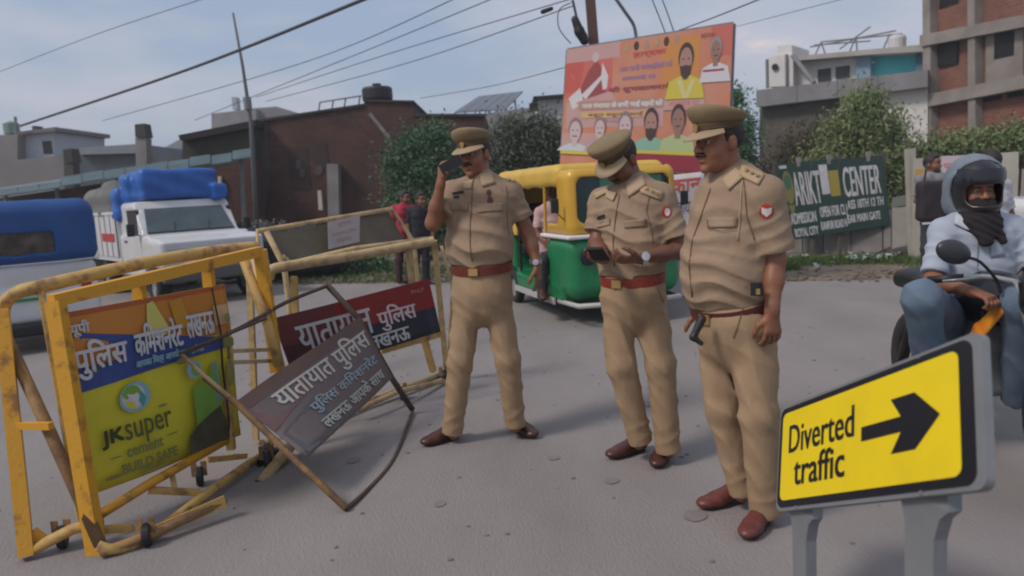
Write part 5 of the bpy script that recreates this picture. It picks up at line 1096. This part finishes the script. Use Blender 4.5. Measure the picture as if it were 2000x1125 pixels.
def pickup():
    t = thing('pickup_truck', 'white pickup truck with slatted cargo sides, stopped behind the barricades', 'pickup truck', (-4.55, 11.9, 0), math.radians(40))
    wc = [ell((s*.80, y, .31), (.22, .38, .38)) for s in (-1, 1) for y in (.62, 3.55)]
    sh = [((0, .98, 1.10), nrm(A(0, -.78, .62)))]
    b = [U(rb((0, .52, .80), (.80, .52, .24), .09, cut=[((0, 0, .98), nrm(A(0, -.25, 1)))]), .03), U(rb((0, 1.55, .74), (.80, .95, .34), .05), .03), U(rb((0, 1.62, 1.25), (.76, .78, .37), .08, cut=sh), .03)]+[D(q, .02) for q in wc]
    b += [D(rb((-.76, 1.55, 1.28), (.06, .30, .20), .02), .01), D(rb((.76, 1.55, 1.28), (.06, .30, .20), .02), .01)]
    body = obj('cab', field(b, .02), whv, t, True, local=True)
    n = nrm(A(0, -.78, .62)); up = nrm(A(0, .62, .78)); o = A(0, .98, 1.10)
    ws = [o+A(-.69, 0, 0)+up*.01+n*.004, o+A(.69, 0, 0)+up*.01+n*.004, o+A(.62, 0, 0)+up*.50+n*.004, o+A(-.62, 0, 0)+up*.50+n*.004]
    w = obj('windscreen', prism(ws, n*.012), glassb, t, local=True)
    for x in (-.3, .25): obj('wiper', tube([o+A(x, 0, 0)+n*.03, o+A(x+.06, 0, 0)+up*.2+n*.03], .010, 5), dark, w, local=True)
    obj('wind_shield_trim', tube([ws[0]+n*.01, ws[1]+n*.01], .012, 5), dark, t, local=True)
    for s in (-1, 1):
        obj('side_window', box((s*.735, 1.55, 1.28), (.02, .58, .38)), dark, t, local=True)
        d = obj('door', box((s*.803, 1.45, .86), (.012, .95, .42)), whv, t, local=True); obj('door_handle', box((s*.815, 1.82, .98), (.02, .12, .03)), dark, d, local=True)
        m = obj('side_mirror', field([U(rb((s*.93, .98, 1.18), (.06, .03, .10), .02), .01), U(rc((s*.76, 1.05, 1.08), (s*.93, 1.0, 1.12), .012), .01)], .012), dark, t, True, local=True)
        obj('headlight', box((s*.58, .015, .80), (.26, .04, .15)), mat('lamp glass', (.5, .5, .48), .15), t, local=True)
    for k in range(4): obj('grille_bar', box((0, -.005, .70+.05*k), (.62, .03, .022)), dark, t, local=True)
    obj('bumper', field([U(rb((0, -.03, .48), (.82, .09, .11), .04), .01)], .02), mat('grey bumper', (.10, .10, .10), .6), t, True, local=True)
    for s in (-1, 1):
        for y in (.62, 3.55): wheelset(t, (s*.70, y, .30), .30, .20)
    # cargo bed
    obj('chassis', box((0, 3.3, .52), (1.1, 2.9, .16)), dark, t, local=True); obj('bed_floor', box((0, 3.45, .68), (1.64, 2.5, .10)), whv, t, local=True)
    for s in (-1, 1):
        for k in range(7):
            y = 2.32+k*.37; obj('side_slat', box((s*.82, y+.15, 1.08), (.035, .30, .74)), whv, t, local=True)
            if s < 0: obj('rail_post', box((s*.81, y-.02, 1.08), (.03, .045, .76)), dark, t, local=True)
        obj('side_rail', box((s*.83, 3.6, 1.46), (.05, 2.62, .05)), whv, t, local=True)
    obj('red_stripe', box((-.843, 2.85, 1.04), (.008, .85, .14)), mat('red stripe paint', (.40, .03, .03), .5), t, local=True)
    obj('head_board', box((0, 2.26, 1.15), (1.64, .04, .9)), whv, t, local=True)
    w_ = lambda x, y, z: .016*np.sin(x*9+z*6)*np.sin(y*7+1)+.01*np.sin(z*21+x*8)
    tp = field([U(rb((0.02, 1.78, 1.89), (.63, .42, .25), .09), .05), U(rb((-.05, 2.1, 1.80), (.66, .26, .3), .09), .05), U(rb((-.70, 2.3, 1.6), (.13, .2, .3), .08), .05), U(rb((.62, 1.36, 1.74), (.13, .14, .14), .05), .05)], .025, w_)
    V, Fq = tp; c, s = math.cos(math.radians(40)), math.sin(math.radians(40)); R = np.array([[c, -s, 0], [s, c, 0], [0, 0, 1]])
    solo('blue_tarpaulin', (V@R.T+A(-4.55, 11.9, 0), Fq), blv, 'bright blue tarpaulin bundle tied over the roof of the white pickup', 'tarpaulin', smooth=True)
    V, Fq = field([U(rb((0, 3.5, 1.62), (.84, 1.05, .30), .18), .05), U(rb((0, 3.0, 1.7), (.8, .4, .32), .15), .08)], .03, w_)
    solo('grey_tarpaulin', (V@R.T+A(-4.55, 11.9, 0), Fq), mat('grey green tarpaulin', (.16, .17, .155), .8, (.09, .10, .09), 3, .7, .3, 12, dist=.03), 'grey green tarpaulin covering the cargo bed of the white pickup', 'tarpaulin', smooth=True)
    V, Fq = field([U(rb((0, 2.7, 1.55), (.80, .18, .36), .1), .05)], .03, w_); solo('dark_bundle', (V@R.T+A(-4.55, 11.9, 0), Fq), dark, 'dark sacking between the blue and the grey tarpaulins on the pickup', 'sacking', smooth=True)
pickup()
def erickshaw():   # rear at y=0
    t = thing('electric_rickshaw', 'white electric rickshaw with a blue canvas hood and green number plate, seen from behind', 'rickshaw', (-5.20, 8.35, 0), math.radians(37))
    b = [U(rb((0, 1.15, .66), (.64, 1.12, .32), .10), .03), U(rb((0, .12, .52), (.62, .12, .20), .06), .05), D(rb((0, 1.5, .9), (.54, .75, .4), .05), .02), D(ell((.64, .45, .2), (.16, .30, .30)), .02), D(ell((-.64, .45, .2), (.16, .30, .30)), .02)]
    obj('body', field(b, .02), whv, t, True, local=True)
    w_ = lambda x, y, z: .006*np.sin(x*14+z*9)*np.sin(y*9+z*7)
    h = [U(rb((0, 1.1, 1.30), (.68, 1.12, .36), .16), .02), D(rb((0, 1.15, 1.22), (.62, 1.06, .34), .12), .01), D(rb((-.12, 0, 1.19), (.36, .2, .115), .03), .01), D(rb((0, 1.5, 1.15), (1, .5, .22), .05), .01)]
    obj('hood', field(h, .02, w_), blh, t, True, local=True)
    obj('rear_window', box((-.12, .03, 1.19), (.72, .008, .23)), mat('clear plastic', (.03, .025, .025), .2, (.14, .11, .10), 7, .8), t, local=True)
    obj('bench_seat', field([U(rb((0, .6, .98), (.56, .10, .22), .05), .02), U(rb((0, .85, .80), (.56, .26, .06), .05), .02)], .02), mat('dark seat vinyl', (.04, .018, .02), .5), t, True, local=True)
    p = obj('number_plate', box((-.06, -.012, .62), (.30, .016, .10)), mat('plate green', (.02, .22, .08), .5), t, local=True); obj('plate_lettering', box((-.06, -.023, .62), (.22, .004, .035)), mat('pale plate letters', (.4, .45, .4), .6), p, local=True)
    obj('bumper', field([U(rb((0, -.02, .26), (.60, .06, .07), .03), .01)], .02), dark, t, True, local=True)
    for s in (-1, 1):
        obj('tail_light', box((s*.5, -.012, .72), (.10, .03, .14)), mat('tail lamp red', (.3, .02, .02), .3), t, local=True); wheelset(t, (s*.55, .45, .21), .21, .12)
        obj('mud_flap', box((s*.52, .12, .24), (.20, .02, .2)), dark, t, local=True)
    wheelset(t, (0, 2.35, .21), .21, .11); obj('front_fork', tube([(0, 2.35, .21), (0, 2.2, .9)], .04, 6), dark, t, local=True)
    for s in (-1, 1): obj('hood_pole', tube([(s*.6, 2.15, .9), (s*.6, 2.15, 1.4)], .02, 6), metalg, t, local=True)
    obj('rope_tie', tube([(.66, -.02, .98), (.30, -.035, .97), (-.3, -.035, .97), (-.66, -.02, .98)], .010, 5), mat('pale cord', (.5, .5, .5), .8), t, local=True)
    # passenger seen through the window
erickshaw()
ayel = mat('rickshaw yellow', (.62, .36, .03), .4, (.50, .27, .03), 3, .6, coat=.2); agrn = mat('rickshaw green', (.008, .20, .07), .4, (.01, .13, .055), 2.5, .6, coat=.2); canv = mat('yellow canopy vinyl', (.66, .44, .07), .5, (.55, .34, .05), 3, .6, .15, 12)
def auto():
    loc = (1.24, 7.95, 0); rz = math.radians(16)
    t = thing('auto_rickshaw', 'green and yellow auto rickshaw with a driver inside, behind the first two officers', 'auto rickshaw', loc, rz)
    g = [U(rb((0, .50, .62), (.64, .44, .33), .14), .03), U(ell((0, .16, .56), (.40, .26, .32)), .08), U(rb((0, 1.5, .34), (.64, 1.15, .10), .05), .03), U(rb((0, 2.45, .66), (.64, .28, .34), .08), .03), D(rb((0, 1.30, .95), (.58, .66, .50), .05), .02), D(rb((0, 1.34, .88), (1, .56, .46), .06), .02)]
    g += [D(ell((0, .22, .16), (.13, .30, .28)), .02)]+[D(ell((s*.64, 2.3, .2), (.14, .30, .3)), .02) for s in (-1, 1)]
    obj('body', field(g, .02), agrn, t, True, local=True)
    obj('waist_strip', field([U(rb((0, .50, .945), (.655, .455, .022), .015), .01), D(rb((0, 1.0, .95), (.58, .80, .3), .05), .01)], .013), white, t, True, local=True)
    y_ = [U(rb((0, .46, 1.30), (.63, .38, .36), .12), .03), D(rb((0, .62, 1.28), (.555, .46, .50), .05), .01), D(rb((0, .1, 1.32), (.52, .3, .235), .08), .01), D(rb((0, .62, 1.3), (1, .22, .22), .06), .01)]
    obj('front_cowl', field(y_, .018), ayel, t, True, local=True)
    obj('windscreen', box((0, .135, 1.32), (1.06, .012, .50)), mat('rickshaw glass', (.018, .05, .05), .15, (.03, .085, .08), 2, .6), t, local=True)
    obj('screen_seal', tube(smoothpath([(-.52, .10, 1.14), (-.52, .10, 1.5), (-.47, .10, 1.56), (0, .095, 1.57), (.47, .10, 1.56), (.52, .10, 1.5), (.52, .10, 1.14), (.47, .10, 1.08), (0, .095, 1.07), (-.47, .10, 1.08), (-.52, .10, 1.14)], 3), .013, 6), dark, t, local=True)
    obj('sun_strip', box((.1, .125, 1.50), (.7, .006, .11)), mat('green sun strip', (.05, .22, .14), .5), t, local=True)
    c = [U(rb((0, 1.55, 1.58), (.65, 1.18, .13), .10), .02), U(rb((0, 2.6, 1.3), (.64, .12, .38), .08), .03), D(rb((0, 1.5, 1.40), (.60, 1.06, .20), .06), .01)]+[U(rb((s*.63, 2.3, 1.25), (.02, .40, .35), .015), .02) for s in (-1, 1)]
    obj('canopy', field(c, .018, lambda x, y, z: .005*np.sin(y*12)*np.sin(x*8+1)), canv, t, True, local=True)
    obj('rear_seat', field([U(rb((0, 2.15, .72), (.56, .26, .08), .05), .02), U(rb((0, 2.36, 1.0), (.56, .07, .28), .05), .02)], .02), mat('black vinyl', (.012, .012, .014), .5), t, True, local=True)
    obj('driver_seat', field([U(rb((0, 1.0, .66), (.26, .18, .07), .04), .02)], .02), mat('brown vinyl', (.12, .06, .04), .5), t, True, local=True)
    obj('partition', box((0, 1.42, .78), (1.12, .02, .70)), dark, t, local=True)
    for s in (-1, 1):
        obj('door_pillar', tube([(s*.61, .88, .9), (s*.60, .86, 1.5)], .018, 6), ayel, t, local=True)
        obj('rear_pillar', tube([(s*.61, 1.9, .45), (s*.60, 1.9, 1.5)], .018, 6), dark, t, local=True)
        obj('indicator', lathe((s*.45, .03, .74), (0, -1, 0), [(.0, 0), (.09, 0), (.085, .03), (.0, .045)], 16), dark, t, local=True)
        obj('side_mirror', field([U(rb((s*.74, .16, 1.28), (.045, .015, .075), .012), .01), U(rc((s*.6, .2, 1.1), (s*.73, .17, 1.22), .008), .01)], .01), dark, t, True, local=True)
        wheelset(t, (s*.56, 2.3, .21), .21, .11); obj('rear_mudguard', box((s*.56, 2.02, .3), (.16, .02, .18)), dark, t, local=True)
    wheelset(t, (0, .22, .21), .21, .11); obj('front_mudguard', field([U(ell((0, .2, .30), (.10, .30, .20), None, [((0, 0, .26), A(0, 0, -1))]), .01), D(ell((0, .22, .21), (.07, .25, .24)), .01)], .012), mat('grey mudguard', (.22, .23, .22), .5), t, True, local=True)
    obj('headlamp', lathe((0, -.06, .72), (0, -1, 0), [(.0, 0), (.085, 0), (.09, .02), (.07, .05), (.0, .06)], 18), mat('lamp glass', (.5, .5, .48), .15), t, local=True)
    obj('bumper', tube([(-.62, .5, .24), (-.58, .02, .24), (0, -.1, .24), (.58, .02, .24), (.62, .5, .24)], .028, 8), mat('pale grey bumper', (.42, .43, .41), .5), t, True, local=True)
    obj('side_skirt', box((-.655, 1.3, .235), (.02, 1.5, .07)), mat('pale grey bumper', (.42, .43, .41), .5), t, local=True)
    obj('handle_bar', tube([(-.25, .62, 1.0), (0, .5, .98), (.25, .62, 1.0)], .018, 6), dark, t, True, local=True)
    obj('exhaust_stay', tube([(-.5, 1.6, .3), (-.3, .8, .3)], .02, 6), dark, t, local=True)
auto()

def covered():
    w_ = lambda x, y, z: .03*np.sin(x*5+z*4)*np.sin(y*4+1)+.015*np.sin(x*13+y*3)
    c = P(560, 440, 15); c[2] = 0
    V, Fq = field([U(rb(c+A(-.2, 0, .50), (1.25, .55, .42), .25), .1), U(rb(c+A(-.9, .1, .72), (.55, .5, .36), .25), .1)], .04, w_)
    solo('covered_cart', (V, Fq), mat('dark blue sheet', (.012, .018, .045), .6, (.03, .035, .05), 2, .7, .3, 8), 'low cart covered by a dark blue sheet right of the white pickup', 'covered cart', smooth=True)
    t = thing('heap', 'heap of leafy cuttings and pale scraps lying on top of the dark blue covered cart', 'heap', c+A(-.6, .2, .9))
    obj('leafy_top', foliage([(c+A(-.9, .1, 1.06), (.7, .4, .10)), (c+A(-.2, .2, .98), (.7, .4, .08))], 1400, .05, .5, seed=20), mat('dusty leaf', (.06, .07, .05), .8, island=(.22, .21, .19)), t)
covered()

# ------------------------------------------------------------------ background people
def civilian(name, label, d, yaw, px, ytop, ybot, shirtm, trm, lean=0, h=.011, arms=None, msk=skin2, group=None, hy=None, bag=False, wd=1., cat='person'):
    """standing figure between two photo rows"""
    H_ = ybot-ytop; f = lambda fx, fy, dd=0: (px+fx*H_+lean*(1-fy)*H_*.0, ytop+fy*H_, dd)
    a = arms or [dict(sh=f(-.115, .19), el=f(-.14, .36), wr=f(-.13, .48, -.05), n=A(1, 0, 0), s=A(0, -1, 0), r=(.062, .060)), dict(sh=f(.105, .19), el=f(.135, .36), wr=f(.13, .48, -.05), n=A(-1, 0, 0), s=A(0, -1, 0), r=(.062, .060))]
    gp = [(0, G(px-.05*H_, ybot-.012*H_), yawdir(yaw+10)), (0, G(px+.06*H_, ybot-.012*H_), yawdir(yaw-15))]
    T = lambda fx, fy, rx, ry: (px+fx*H_, ytop+fy*H_, rx*wd, ry*wd)
    return officer(d, label, yaw, f(-.005, .075), [T(0, .15, .062, .062), T(0, .175, .14, .085), T(0, .24, .165, .11), T(0, .33, .155, .11), T(0, .42, .155, .115), T(0, .50, .165, .12)], a,
        [(f(-.045, .53), f(-.055, .74, -.02), f(-.055, .945), (.085, .068, .058)), (f(.05, .53), f(.055, .74, -.02), f(.06, .945), (.085, .068, .058))], gp, mshirt=shirtm, mtr=trm, mbelt=None, hy=yaw if hy is None else hy, h=h, capon=False, msk=msk, cat=cat, mous=0, beard=bag)
def bgpeople():
    civilian('person', 'person in a red shirt standing with their back to the dark brick building', 12.8, -60, 790, 374, 555, mat('red shirt', (.36, .02, .05), .8, (.25, .015, .04), 4, .5), mat('dark maroon trousers', (.05, .015, .02), .85))
    civilian('person', 'person in dark clothes beside the one in a red shirt, behind the first officer', 12.6, -40, 822, 378, 557, mat('blackish shirt', (.014, .013, .02), .85), mat('black trousers', (.012, .011, .015), .85))
    f = civilian('person', 'bearded man in a grey shirt carrying a black bag in front of the notices', 9.95, 40, 1822, 303, 546, mat('grey tshirt', (.22, .22, .24), .85, (.16, .16, .18), 5, .5), mat('dark jeans', (.03, .035, .045), .85, (.05, .055, .07), 6, .5), hy=-35, bag=True, h=.010,
        arms=[dict(sh=(1797, 352), el=(1792, 392, -.02), wr=(1806, 404, -.26), n=A(0, .3, 1), s=A(0, -1, .2), r=(.062, .06)), dict(sh=(1848, 352), el=(1856, 392), wr=(1846, 420, -.2), n=A(-1, 0, 0), s=A(0, -1, 0), r=(.062, .06))])
    c = P(1825, 392, 9.62)
    t = thing('shoulder_bag', 'large black bag held against the chest by the man in grey', 'bag', c+A(0, 0, -.3)); obj('bag_body', field([U(rb(c, (.21, .09, .25), .05), .02)], .015, lambda x, y, z: .006*np.sin(x*25)*np.sin(z*20)), mat('black bag cloth', (.02, .017, .02), .8, (.05, .03, .035), 6, .5), t, True)
    obj('reflective_stripe', box(c+A(0, -.10, -.27), (.40, .012, .022)), white, t); obj('bag_strap', tube(smoothpath([c+A(-.15, -.02, .2), c+A(-.1, .02, .38), c+A(.0, .2, .45)], 4), .014, 6), dark, t)
    # driver in the auto rickshaw
    J = lambda *a: a
    officer(8.9, 'driver in a pale pink shirt sitting inside the auto rickshaw', 10, (1078, 372, 0), [(1080, 398, .06, .06), (1080, 408, .14, .09), (1080, 435, .165, .11), (1080, 470, .16, .12), (1080, 500, .16, .13)],
        [dict(sh=(1054, 415, 0), el=(1048, 455, -.05), wr=(1062, 470, -.3), n=A(1, 0, 0), s=A(0, 0, 1), r=(.06, .06)), dict(sh=(1106, 412, 0), el=(1112, 455, -.05), wr=(1100, 470, -.3), n=A(-1, 0, 0), s=A(0, 0, 1), r=(.06, .06))],
        [((1066, 508, -.02), (1060, 510, -.42), (1060, 575, -.42), (.08, .07, .06)), ((1096, 508, -.02), (1098, 510, -.42), (1098, 575, -.42), (.08, .07, .06))], [(0, P(1060, 582, 8.5), A(0, -1, 0)), (0, P(1098, 582, 8.5), A(0, -1, 0))],
        mshirt=mat('pale pink shirt', (.50, .33, .33), .85), mtr=mat('dark trousers', (.03, .03, .035), .85), mbelt=None, hy=20, h=.012, capon=False, msk=skin2, cat='person')
    officer(7.6, 'black haired man in a white shirt standing behind the helmeted rider', 10, (1934, 318, 0), [(1934, 345, .06, .06), (1934, 358, .145, .09), (1934, 390, .17, .11), (1934, 430, .16, .11), (1934, 475, .16, .12)],
        [dict(sh=(1905, 365, 0), el=(1898, 420, 0), wr=(1900, 470, -.1), n=A(1, 0, 0), s=A(0, -1, 0), r=(.06, .06)), dict(sh=(1962, 362, 0), el=(1972, 420, 0), wr=(1970, 470, -.1), n=A(-1, 0, 0), s=A(0, -1, 0), r=(.06, .06))],
        [((1920, 480), (1920, 555, -.02), (1922, 612), (.085, .068, .058)), ((1948, 480), (1950, 555), (1952, 610), (.085, .068, .058))], [(0, G(1920, 618), A(0, -1, 0)), (0, G(1952, 616), A(.2, -1, 0))],
        mshirt=mat('white shirt', (.5, .5, .52), .85), mtr=mat('dark trousers', (.03, .03, .035), .85), mbelt=None, hy=170, h=.012, capon=False, msk=skin2, cat='person')
bgpeople()

# ------------------------------------------------------------------ white car and scooter at right edge
def white_car():
    t = thing('parked_car', 'white hatchback with dark windows cut off by the right edge of the photo', 'car', (6.95, 10.4, 0), math.radians(-72))
    b = [U(rb((0, 1.9, .62), (.80, 1.9, .33), .18), .05), U(rb((0, 2.25, 1.12), (.68, 1.15, .36), .22, cut=[((0, 1.0, 1.0), nrm(A(0, -.7, .7)))]), .08)]+[D(ell((s*.8, y, .28), (.25, .36, .36)), .02) for s in (-1, 1) for y in (.75, 3.1)]
    obj('body', field(b, .03), whv, t, True, local=True)
    for s in (-1, 1):
        for y0, y1 in ((1.45, 2.15), (2.22, 2.95)): obj('side_window', prism([(s*.675, y0+(.0 if y0 > 2 else .0), .98), (s*.675, y1, .98), (s*.645, y1, 1.34), (s*.645, y0+(.28 if y0 < 2 else 0), 1.34)], (s*.03, 0, 0)), glass, t, local=True)
        for y in (.75, 3.1): wheelset(t, (s*.72, y, .29), .29, .18)
        obj('headlight', field([U(ell((s*.6, .06, .70), (.16, .08, .09)), .01)], .02), mat('lamp glass', (.5, .5, .48), .15), t, True, local=True)
    n = nrm(A(0, -.7, .7)); u = nrm(A(0, .7, .7)); o = A(0, 1.0, 1.0)
    obj('windscreen', prism([o+A(-.58, 0, 0)-u*.05+n*.01, o+A(.58, 0, 0)-u*.05+n*.01, o+A(.50, 0, 0)+u*.42+n*.01, o+A(-.50, 0, 0)+u*.42+n*.01], n*.015), glass, t, local=True)
    obj('bumper', field([U(rb((0, .02, .38), (.7, .08, .09), .05), .02)], .03), dark, t, True, local=True)
white_car()

# ------------------------------------------------------------------ motorcycle and rider
def motorcycle():
    base = A(2.43, 4.0, 0); rz = math.radians(-2)   # local front = -y
    t = thing('motorcycle', 'black motorcycle with a round black mirror and an orange tank flash, under the helmeted rider', 'motorcycle', base, rz)
    mk = lambda n, pr, m, h=.009: obj(n, field(pr, h), m, t, True, local=True)
    for y in (-.78, .56): wheelset(t, (0, y, .30), .30, .10)
    for s in (-1, 1):
        obj('fork', tube([(s*.07, -.78, .30), (s*.08, -.50, .92)], .022, 8), chrome, t, True, local=True); obj('shock_absorber', tube([(s*.12, .52, .32), (s*.12, .36, .68)], .03, 8), dark, t, True, local=True)
    mk('fuel_tank', [U(ell((0, -.18, .80), (.15, .27, .13)), .03), U(rb((0, -.10, .74), (.12, .22, .07), .04), .04)], blackg)
    mk('seat', [U(rb((0, .30, .80), (.13, .36, .05), .04), .03), U(ell((0, .5, .83), (.12, .18, .05)), .03)], mat('black vinyl', (.012, .012, .014), .5))
    mk('engine', [U(rb((0, -.08, .42), (.15, .18, .13), .05), .03), U(rb((0, -.16, .58), (.09, .09, .10), .03), .03)], metalg)
    mk('headlight_cowl', [U(ell((0, -.60, .84), (.12, .11, .12)), .03), U(ell((0, -.55, .92), (.10, .07, .07)), .04)], blackg)
    obj('headlight', lathe((0, -.70, .84), (0, -1, 0), [(0, 0), (.09, 0), (.095, .02), (.06, .04), (0, .045)], 18), mat('lamp glass', (.5, .5, .48), .15), t, local=True)
    mk('front_mudguard', [U(ell((0, -.78, .34), (.075, .33, .31), None, [((0, 0, .42), A(0, 0, -1))]), .01), D(ell((0, -.78, .30), (.055, .31, .31)), .01)], blackg)
    mk('tail_piece', [U(ell((0, .62, .80), (.10, .18, .06)), .02)], blackg)
    obj('handlebar', tube(smoothpath([(-.38, -.33, .92), (-.20, -.44, .94), (0, -.50, .90), (.20, -.44, .94), (.38, -.33, .92)], 5), .013, 8), chrome, t, True, local=True)
    for s in (-1, 1):
        obj('grip', tube([(s*.40, -.32, .92), (s*.27, -.40, .935)], .019, 10), dark, t, True, local=True); obj('brake_lever', tube([(s*.24, -.47, .94), (s*.38, -.42, .925)], .007, 6), chrome, t, True, local=True)
        obj('exhaust' if s > 0 else 'side_stand', tube([(s*.15, -.1, .30), (s*.17, .3, .30), (s*.17, .75, .36)] if s > 0 else [(s*.15, 0, .25), (s*.22, .1, .10)], .04 if s > 0 else .012, 10), chrome if s > 0 else dark, t, True, local=True)
        obj('tank_flash', field([U(es((s*.10, -.50, .86), (s*.17, -.36, .66), (0, 1, 0), (.035, .016), (.05, .016)), .02), U(es((s*.17, -.36, .66), (s*.19, -.22, .50), (0, 1, 0), (.05, .016), (.02, .012)), .02)], .008), mat('orange flash', (.75, .20, .02), .4, (.7, .4, .03), 9, .7), t, True, local=True)
        obj('foot_peg', tube([(s*.12, .12, .30), (s*.26, .12, .30)], .014, 6), dark, t, True, local=True)
        if s > 0: obj('front_indicator', field([U(ell((s*.22, -.62, .88), (.045, .04, .028)), .01)], .008), mat('amber lamp', (.6, .2, .02), .3), t, True, local=True)
    t2 = base
    return t
motorcycle()
def rider():
    d = 4.0
    f = officer(d, 'motorcycle rider in pale blue shirt and blue jeans, black helmet and grey head cloth', 8, (1906, 372, 0),
        [(1908, 424, .07, .07, .03), (1908, 440, .155, .095, .02), (1908, 468, .19, .12, 0), (1905, 520, .19, .13, .0), (1902, 575, .19, .15, .02), (1900, 622, .19, .16, .03)],
        [dict(sh=(1842, 452, 0), el=(1822, 548, -.10), wr=(1900, 570, -.40), se=(1824, 536, -.09), r=(.066, .066), d=A(.35, -.75, -.2), n=A(.1, .1, -1), s=A(.9, .3, 0), curl=55),
         dict(sh=(1976, 446, 0), el=(2020, 530, -.10), wr=(2016, 566, -.42), se=(2014, 520, -.09), r=(.066, .066), d=A(-.15, -.9, -.2), n=A(-.1, .1, -1), s=A(-.9, .3, 0), curl=55)],
        [((1865, 628, .05), (1800, 582, -.42), (1822, 758, -.22), (.095, .085, .066)), ((1938, 628, .05), (1996, 592, -.48), (1985, 768, -.25), (.095, .085, .066))],
        [(0, P(1822, 778, 3.86), A(-.1, -1, 0)), (0, P(1985, 790, 3.83), A(.1, -1, 0))], mshirt=mat('pale blue shirt', (.40, .45, .52), .85, (.32, .37, .45), 6, .6, .3, 160), mtr=mat('blue jeans', (.14, .20, .27), .85, (.08, .12, .18), 5, .7, .4, 200), mbelt=None, hy=8, hp=4, capon=False, h=.007, shoem=shoeb, cat='motorcycle rider', mous=.8, facial=False)
    o, R = f['o'], f['R']; p = lambda x, y, z: o+R@A(x, y, z); rt = f['root']
    facebits(rt, o, R, .8)
    hl = [U(ell(p(0, -.01, .045), (.125, .150, .130), R), .02), U(ell(p(0, .03, -.06), (.105, .125, .085), R), .05), D(ell(p(0, .01, .0), (.096, .118, .15), R), .01), D(rb(p(0, .12, -.012), (.082, .14, .052), .03, R), .012), D(ell(p(0, 0, -.15), (.085, .10, .05), R), .02)]
    obj('helmet', field(hl, .006), mat('helmet black', (.014, .013, .015), .3, (.03, .028, .03), 8, .4, coat=.3), rt, True)
    vs = []; n = 20
    for i in range(n+1):
        a = math.radians(90-68+136*i/n)
        for z, rr in ((.062, 1.02), (.094, 1.0), (.12, .93)): vs.append(p(.131*rr*math.cos(a), .158*rr*math.sin(a)-.01, z))
    obj('raised_visor', (np.array(vs), [[i*3+k, (i+1)*3+k, (i+1)*3+k+1, i*3+k+1] for i in range(n) for k in range(2)]), mat('smoke visor', (.02, .022, .03), .12), rt, True)
    cl = [U(ell(p(0, -.025, .052), (.137, .155, .137), R), .02), U(ell(p(0, -.06, -.05), (.135, .12, .13), R), .05), D(ell(p(0, .13, .0), (.165, .20, .165), R), .01), D(rb(p(0, .0, -.22), (.2, .3, .06), .02, R), .02)]
    obj('head_cloth', field(cl, .007, folds([(o+A(-.1, 0, 0), A(1, .3, .3), .05, .004, .15), (o+A(.1, 0, 0), A(1, .3, -.3), .05, .004, .15)])), mat('grey blue head cloth', (.20, .235, .28), .9, (.13, .15, .18), 8, .6, .3, 150), rt, True)
    sc = [U(es(p(0, .04, -.10), p(0, .045, -.165), R[:, 0], (.092, .10), (.115, .105)), .03), U(es(p(0, .115, -.15), p(.01, .165, -.25), R[:, 0], (.085, .035), (.035, .02)), .03), U(es(p(-.04, .12, -.17), p(-.075, .155, -.25), R[:, 0], (.035, .025), (.022, .015)), .02)]
    obj('neck_scarf', field(sc, .007, folds([(o+A(0, -.1, -.18), A(.5, 0, 1), .035, .004, .12)])), mat('black scarf', (.016, .012, .014), .9), rt, True)
    dquad(f, 'shirt_collar', (1868, 418), (1898, 430), (1892, 452), (1862, 438), mat('collar blue', (.46, .50, .56), .85), off=.010); dquad(f, 'shirt_collar', (1920, 430), (1950, 416), (1958, 436), (1926, 452), mat('collar blue', (.46, .50, .56), .85), off=.010)
    dline(f, 'placket', [(1910, 455), (1909, 520), (1906, 590)], mat('blue seam', (.22, .26, .32), .9), .003); dquad(f, 'pocket', (1932, 468), (1962, 466), (1962, 500), (1934, 504), mat('pocket blue', (.37, .42, .49), .85), off=.004)
    # mirror is a part of the motorcycle
    mt = bpy.data.objects['motorcycle']; c = P(1862, 492, 3.52); mw = mt.matrix_world if False else Matrix.Translation(mt.location)@Matrix.Rotation(mt.rotation_euler.z, 4, 'Z'); iv = mw.inverted()
    L = lambda q: np.array(iv@Vector(q))
    X = nrm(A(.92, .1, -.32)); Yv = nrm(np.cross(A(0, 0, 1), X)); Z = np.cross(X, Yv)
    V, Fq = field([U(ell(c, (.088, .035, .056), np.stack([X, Yv, Z], 1)), .01)], .006); o2 = obj('mirror', ([L(v) for v in V], Fq), mat('mirror back', (.035, .038, .045), .35), mt, True, local=True)
    V, Fq = tube(smoothpath([c+A(.07, .0, -.03), P(1915, 512, 3.5), P(1945, 545, 3.52), P(1955, 572, 3.52)], 4), .008, 6); obj('mirror_stem', ([L(v) for v in V], Fq), dark, o2, True, local=True)
rider()

# ------------------------------------------------------------------ haze over the whole place
def haze():
    m = bpy.data.materials.new('haze air'); m.use_nodes = True; t = m.node_tree; t.nodes.clear()
    o = t.nodes.new('ShaderNodeOutputMaterial'); v = t.nodes.new('ShaderNodeVolumePrincipled'); v.inputs['Density'].default_value = .0022; v.inputs['Color'].default_value = (.86, .88, .93, 1); v.inputs['Anisotropy'].default_value = .2
    t.links.new(v.outputs[0], o.inputs['Volume'])
    tag(obj('haze', box((0, 190, 6.2), (900, 700, 15.6)), m), kind='stuff')
haze()
